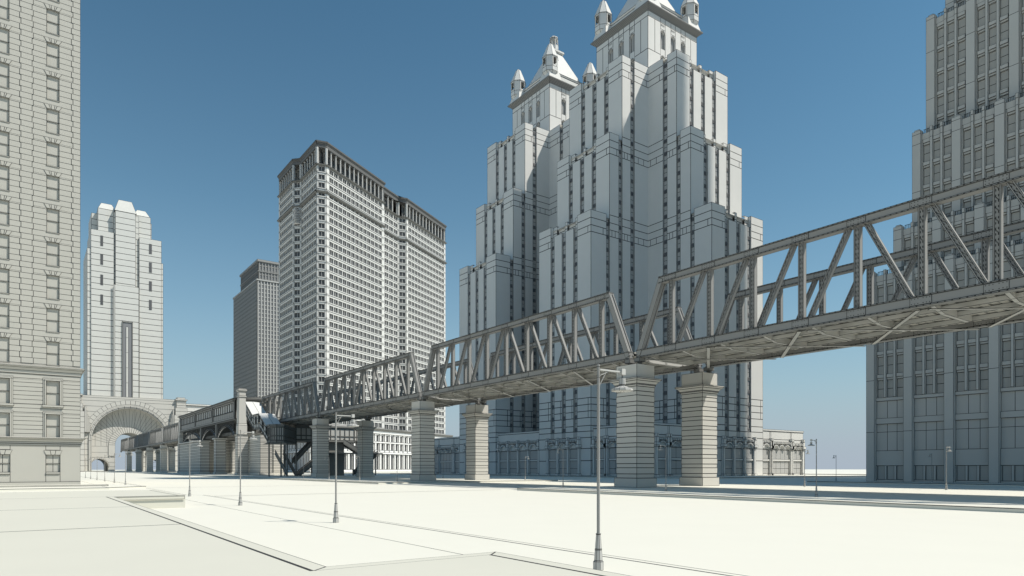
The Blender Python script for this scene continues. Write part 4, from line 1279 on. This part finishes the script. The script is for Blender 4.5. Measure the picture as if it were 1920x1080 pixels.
def colonnade(a, b, n):
    A, B = wc(a), wc(b); U, L = norm2(A, B); Nn = (U[1], -U[0])
    for i in range(n+1):
        u = .8+(L-1.6)*i/n; x, y = A[0]+U[0]*u-Nn[0]*.9, A[1]+U[1]*u-Nn[1]*.9
        mc = MB(.09); mc.rings(x, y, [(.85, 177.2), (.85, 177.6), (.6, 177.8), (.52, 186.0), (.8, 186.5), (.8, 186.9)], 8, pi/8); colm.append((mc, proj(x, y, 180)))
    # wall behind the columns with tall windows
    A2 = (A[0]-Nn[0]*4, A[1]-Nn[1]*4)
    cols = []; ks = []
    for i in range(n): cols += [1, 1.4, 1]; ks += ['s', 'w', 's']
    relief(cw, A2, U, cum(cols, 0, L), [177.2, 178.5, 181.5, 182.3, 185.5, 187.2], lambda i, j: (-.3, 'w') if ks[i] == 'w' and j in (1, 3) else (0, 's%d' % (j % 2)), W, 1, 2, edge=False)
CORN = [(0, 176.3), (.5, 176.6), (1.1, 177.0), (1.1, 177.4), (0, 177.5)]
BELT = [(0, 160.6), (.5, 160.9), (1.2, 161.5), (1.2, 161.9), (0, 162.2)]
TOPC = [(-.2, 186.9), (0.1, 187.0), (.25, 188.8), (.6, 189.4), (1.0, 189.8), (1.0, 190.6), (-1.5, 190.8)]
Q0 = P2; Q1 = ad(P2, er, 59.6); R0 = ad(P2, er, 59.6, nr, -4); R1 = ad(P2, er, 83.5, nr, -4)
Q2 = ad(P2, er, 87.6); Q3 = ad(P2, er, 144.9); Q4 = ad(Q3, nr, -42)
L0 = P1; L1 = ad(P1, el, 27.9); L2 = ad(P1, el, 31.5, nl, 3.2); L3 = ad(P1, el, 60.5, nl, 3.2); L4 = ad(L3, nl, -30)
faces5 = [(L3, L2, 7, 2.0), (L2, L1, 1, .5), (L1, L0, 6, 1.2), (P1, P2, 1, .8), (Q0, Q1, 13, 2.6), (R0, R1, 4, .8), (R1, Q2, 1, .5), (Q2, Q3, 12, 2.2)]
for (a, b, n, mg) in faces5:
    office(a, b, n, margin=mg); band(a, b, CORN); band(a, b, BELT); band(a, b, TOPC)
    if n > 1: colonnade(a, b, n)
    else:
        for q in (a, b):
            x, y = wc(q); mc = MB(.09); mc.rings(x, y, [(.8, 177.2), (.8, 186.9)], 8, pi/8); colm.append((mc, proj(x, y, 180)))
# returns hidden from the street
for a, b in ((Q1, R0), (Q3, Q4), (L4, L3)):
    A, B = wc(a), wc(b); zsn = [27.5+(187-27.5)*i/34 for i in range(35)]
    for z0, z1 in zip(zsn, zsn[1:]): wm.poly([(*A, z0), (*B, z0), (*B, z1), (*A, z1)])
    band(a, b, TOPC)
# body, roof slab
pts = [L3, L2, L1, P1, P2, Q1, R0, R1, Q2, Q3, Q4, L4]
cen = wc((-100, 445))
for z, nm_ in ((177.25, 'terrace'), (187.0, 'ceiling'), (190.75, 'roof')):
    sl = MB(.1)
    for a, b in zip(pts, pts[1:]+pts[:1]): sl.poly([(*wc(a), z), (*wc(b), z), (*cen, z)], (1, 0, 0))
    sl.build(nm_, DROOF, ob)
for a, b in ((Q4, L4),):
    A, B = wc(a), wc(b); wm.poly([(*A, 0), (*B, 0), (*B, 190), (*A, 190)])
A, B = wc(L1), wc(L0)
wm.build('wall', STONE, ob); cw.build('colonnade_wall', DARKM, ob)  # colonnade wall coloured dark to stand for the shade behind the columns
for k_, b_ in sorted(belts.items()): b_.build({176.3: 'cornice', 160.6: 'belt_course', 186.9: 'roof_cornice'}[k_], DROOF if k_ > 180 else DARKM, ob)
belts = {}
for mc, p in colm: mc.build('column', STONE, ob)
# podium storeys of the tower: base colonnade
pm = MB(.14)
def podium(a, b, n):
    A, B = wc(a), wc(b); U, L = norm2(A, B); cols = []; ks = []
    for i in range(n): cols += [1.0, .5, 1.5, .5]; ks += ['p', 's', 'w', 's']
    cols.append(1); ks.append('p')
    zs = [0, 1.5, 11.5, 12.6, 14.0, 18.5, 19.5, 23.5, 24.5, 26.5]; 
    def fn(i, j):
        k = ks[i]
        if j in (2,): return (1.2, 'c')
        if j == 5: return (.7, 'c5')
        if j == 8: return (.9, 'd')
        if j == 0: return (.8, 'b')
        if k == 'p': return (.7, 'p%d' % j)
        if k == 'w' and j in (1, 4, 6): return (-.6, 'w')
        return (0, 's%d' % j)
    relief(pm, A, U, cum(cols, 0, L), zs, fn, W, 2, 3, edge=False)
off = 2.0
podium(ad(L3, nl, off), ad(ad(P1, el, -.5), nl, off+2.5), 12)
podium(ad(ad(P1, el, -.5), nl, off+2.5), ad(P2, nr, off), 2)
podium(ad(P2, nr, off), ad(ad(Q3, er, 4), nr, off), 26)
pm.build('podium_wall', ROOFM, ob)
PCOR = [(0, 25.5), (1.0, 26.2), (2.2, 27.2), (2.2, 28.0), (-3, 28.2)]
band(ad(P2, nr, off), ad(ad(Q3, er, 4), nr, off), PCOR)
band(ad(L3, nl, off), ad(P1, nl, off), PCOR)
belts[25.5].build('podium_cornice', DARKM, ob)
# louvred arch on the left flank
lv = MB(.1); A, B = wc(L2), wc(L1); U, L = norm2(A, B); Nn = (U[1], -U[0])
for i in range(9): lv.box(*sorted((A[0]+Nn[0]*.3, B[0]+Nn[0]*.3)), *sorted((A[1]+Nn[1]*.3, B[1]+Nn[1]*.3)), 151+i*1.0, 151.5+i*1.0)
arch_ring(lv, ((A[0]+B[0])/2, (A[1]+B[1])/2, 159), U, Nn, 1.6, 2.6, 0, .6, 12)
lv.build('louvred_arch', ROOFM, ob)
W.finish(100)

# ================================================================== SLIM TOWER BEHIND
sx_, sy_ = cam2w(-.379*660, 660)
sb = thing('ribbed_slab_tower', (sx_+25, sy_+25, 0), 'slim grey tower with close vertical ribs, half hidden behind the colonnaded tower', 'skyscraper')
m = MB(.14); W = Wins(sb, SPAN, 'window', .08)
def slab(x, y, lx, ly, z0, z1, nx_, ny_):
    for (A, U, L, n) in (((x, y+ly), (0, -1), ly, ny_), ((x, y), (1, 0), lx, nx_)):
        cols = []; ks = []
        for i in range(n): cols += [1.3, 1.7]; ks += ['p', 'w']
        cols.append(1.3); ks.append('p')
        nf2 = int((z1-z0)/4.0); f = (z1-z0)/nf2; zs = []
        for k in range(nf2): zs += [z0+k*f, z0+k*f+f*.4]
        zs.append(z1)
        relief(m, A, U, cum(cols, 0, L), zs, lambda i, j: (.5, 'p') if ks[i] == 'p' else ((-.1, 'w') if j % 2 else (.1, 's')), W, 1, 1, edge=False)
    m.box(x+.02, x+lx, y+.02, y+ly, z0, z1, 'XYZ')
slab(sx_, sy_, 58, 92, 0, 187, 19, 30)
mbody = m; m = MB(.14); slab(sx_+1.5, sy_+1.5, 55, 66, 188.5, 206, 18, 22)
mbody.box(sx_-1, sx_+59, sy_-1, sy_+93, 187, 188.5); mbody.build('body', SLABST, sb); m.box(sx_+.2, sx_+57.5, sy_+.2, sy_+69, 206, 208.2); m.box(sx_+.6, sx_+57.3, sy_+.6, sy_+68.6, 196.2, 197.2)
m.build('crown', METAL, sb); W.finish(100)

# ================================================================== CAMERA, LIGHT, SKY
cd = bpy.data.cameras.new('camera'); co = bpy.data.objects.new('camera', cd); C.objects.link(co)
cd.sensor_width = 36; cd.lens = 36*1260/1920; cd.shift_y = (878-540)/1920; cd.clip_start = .1; cd.clip_end = 6000
co.location = CAM; co.rotation_euler = (radians(90), 0, -math.atan2(FD[0], FD[1])); S.camera = co

AZ = 101.0; EL = 54.5
v = cam2w(sin(radians(AZ)), cos(radians(AZ)))
ld = bpy.data.lights.new('sun', 'SUN'); ld.energy = 5.0; ld.angle = radians(0.9); ld.color = (1, .945, .85)
lo = bpy.data.objects.new('sun', ld); C.objects.link(lo)
# sun lamp looks down -Z: aim it from the sun towards the ground
ce = cos(radians(EL)); dv = (v[0]*ce, v[1]*ce, sin(radians(EL)))
import mathutils
lo.rotation_euler = mathutils.Vector(dv).to_track_quat('Z', 'Y').to_euler()
w = bpy.data.worlds.new('World'); S.world = w; w.use_nodes = True
nt = w.node_tree; bg = nt.nodes['Background']
sky = nt.nodes.new('ShaderNodeTexSky'); sky.sky_type = 'NISHITA'; sky.sun_disc = False
sky.sun_elevation = radians(EL); sky.sun_rotation = math.atan2(v[0], v[1])
sky.air_density = 1.0; sky.dust_density = 0.3; sky.ozone_density = 1.0; sky.altitude = 0
gm = nt.nodes.new('ShaderNodeGamma'); gm.inputs[1].default_value = 1.15
tn = nt.nodes.new('ShaderNodeMix'); tn.data_type = 'RGBA'; tn.blend_type = 'MULTIPLY'; tn.inputs['Factor'].default_value = 1
tn.inputs['B'].default_value = (.60, .93, .86, 1)
nt.links.new(sky.outputs[0], gm.inputs[0]); nt.links.new(gm.outputs[0], tn.inputs['A']); tc = nt.nodes.new('ShaderNodeTexCoord'); sp_ = nt.nodes.new('ShaderNodeSeparateXYZ'); nt.links.new(tc.outputs['Generated'], sp_.inputs[0])
cr = nt.nodes.new('ShaderNodeValToRGB'); cr.color_ramp.interpolation = 'B_SPLINE'
for p, c in ((.0, .97), (.05, .92), (.12, .6), (.22, .3), (.35, .1), (.6, .0)):
    e = cr.color_ramp.elements.new(p); e.color = (c, c, c, 1)
cr.color_ramp.elements.remove(cr.color_ramp.elements[0]); cr.color_ramp.elements.remove(cr.color_ramp.elements[-1])
nt.links.new(sp_.outputs[2], cr.inputs[0])
hz = nt.nodes.new('ShaderNodeMix'); hz.data_type = 'RGBA'; hz.inputs['B'].default_value = (.40/.095, .465/.095, .555/.095, 1)
nt.links.new(cr.outputs[0], hz.inputs['Factor']); nt.links.new(tn.outputs['Result'], hz.inputs['A'])
nt.links.new(hz.outputs['Result'], bg.inputs[0]); bg.inputs[1].default_value = .095
S.render.engine = 'CYCLES'
S.view_settings.view_transform = 'Standard'; S.view_settings.look = 'None'; S.view_settings.exposure = 0.0; S.view_settings.gamma = 1
S.view_settings.use_curve_mapping = False
S.cycles.max_bounces = 6; S.cycles.diffuse_bounces = 4
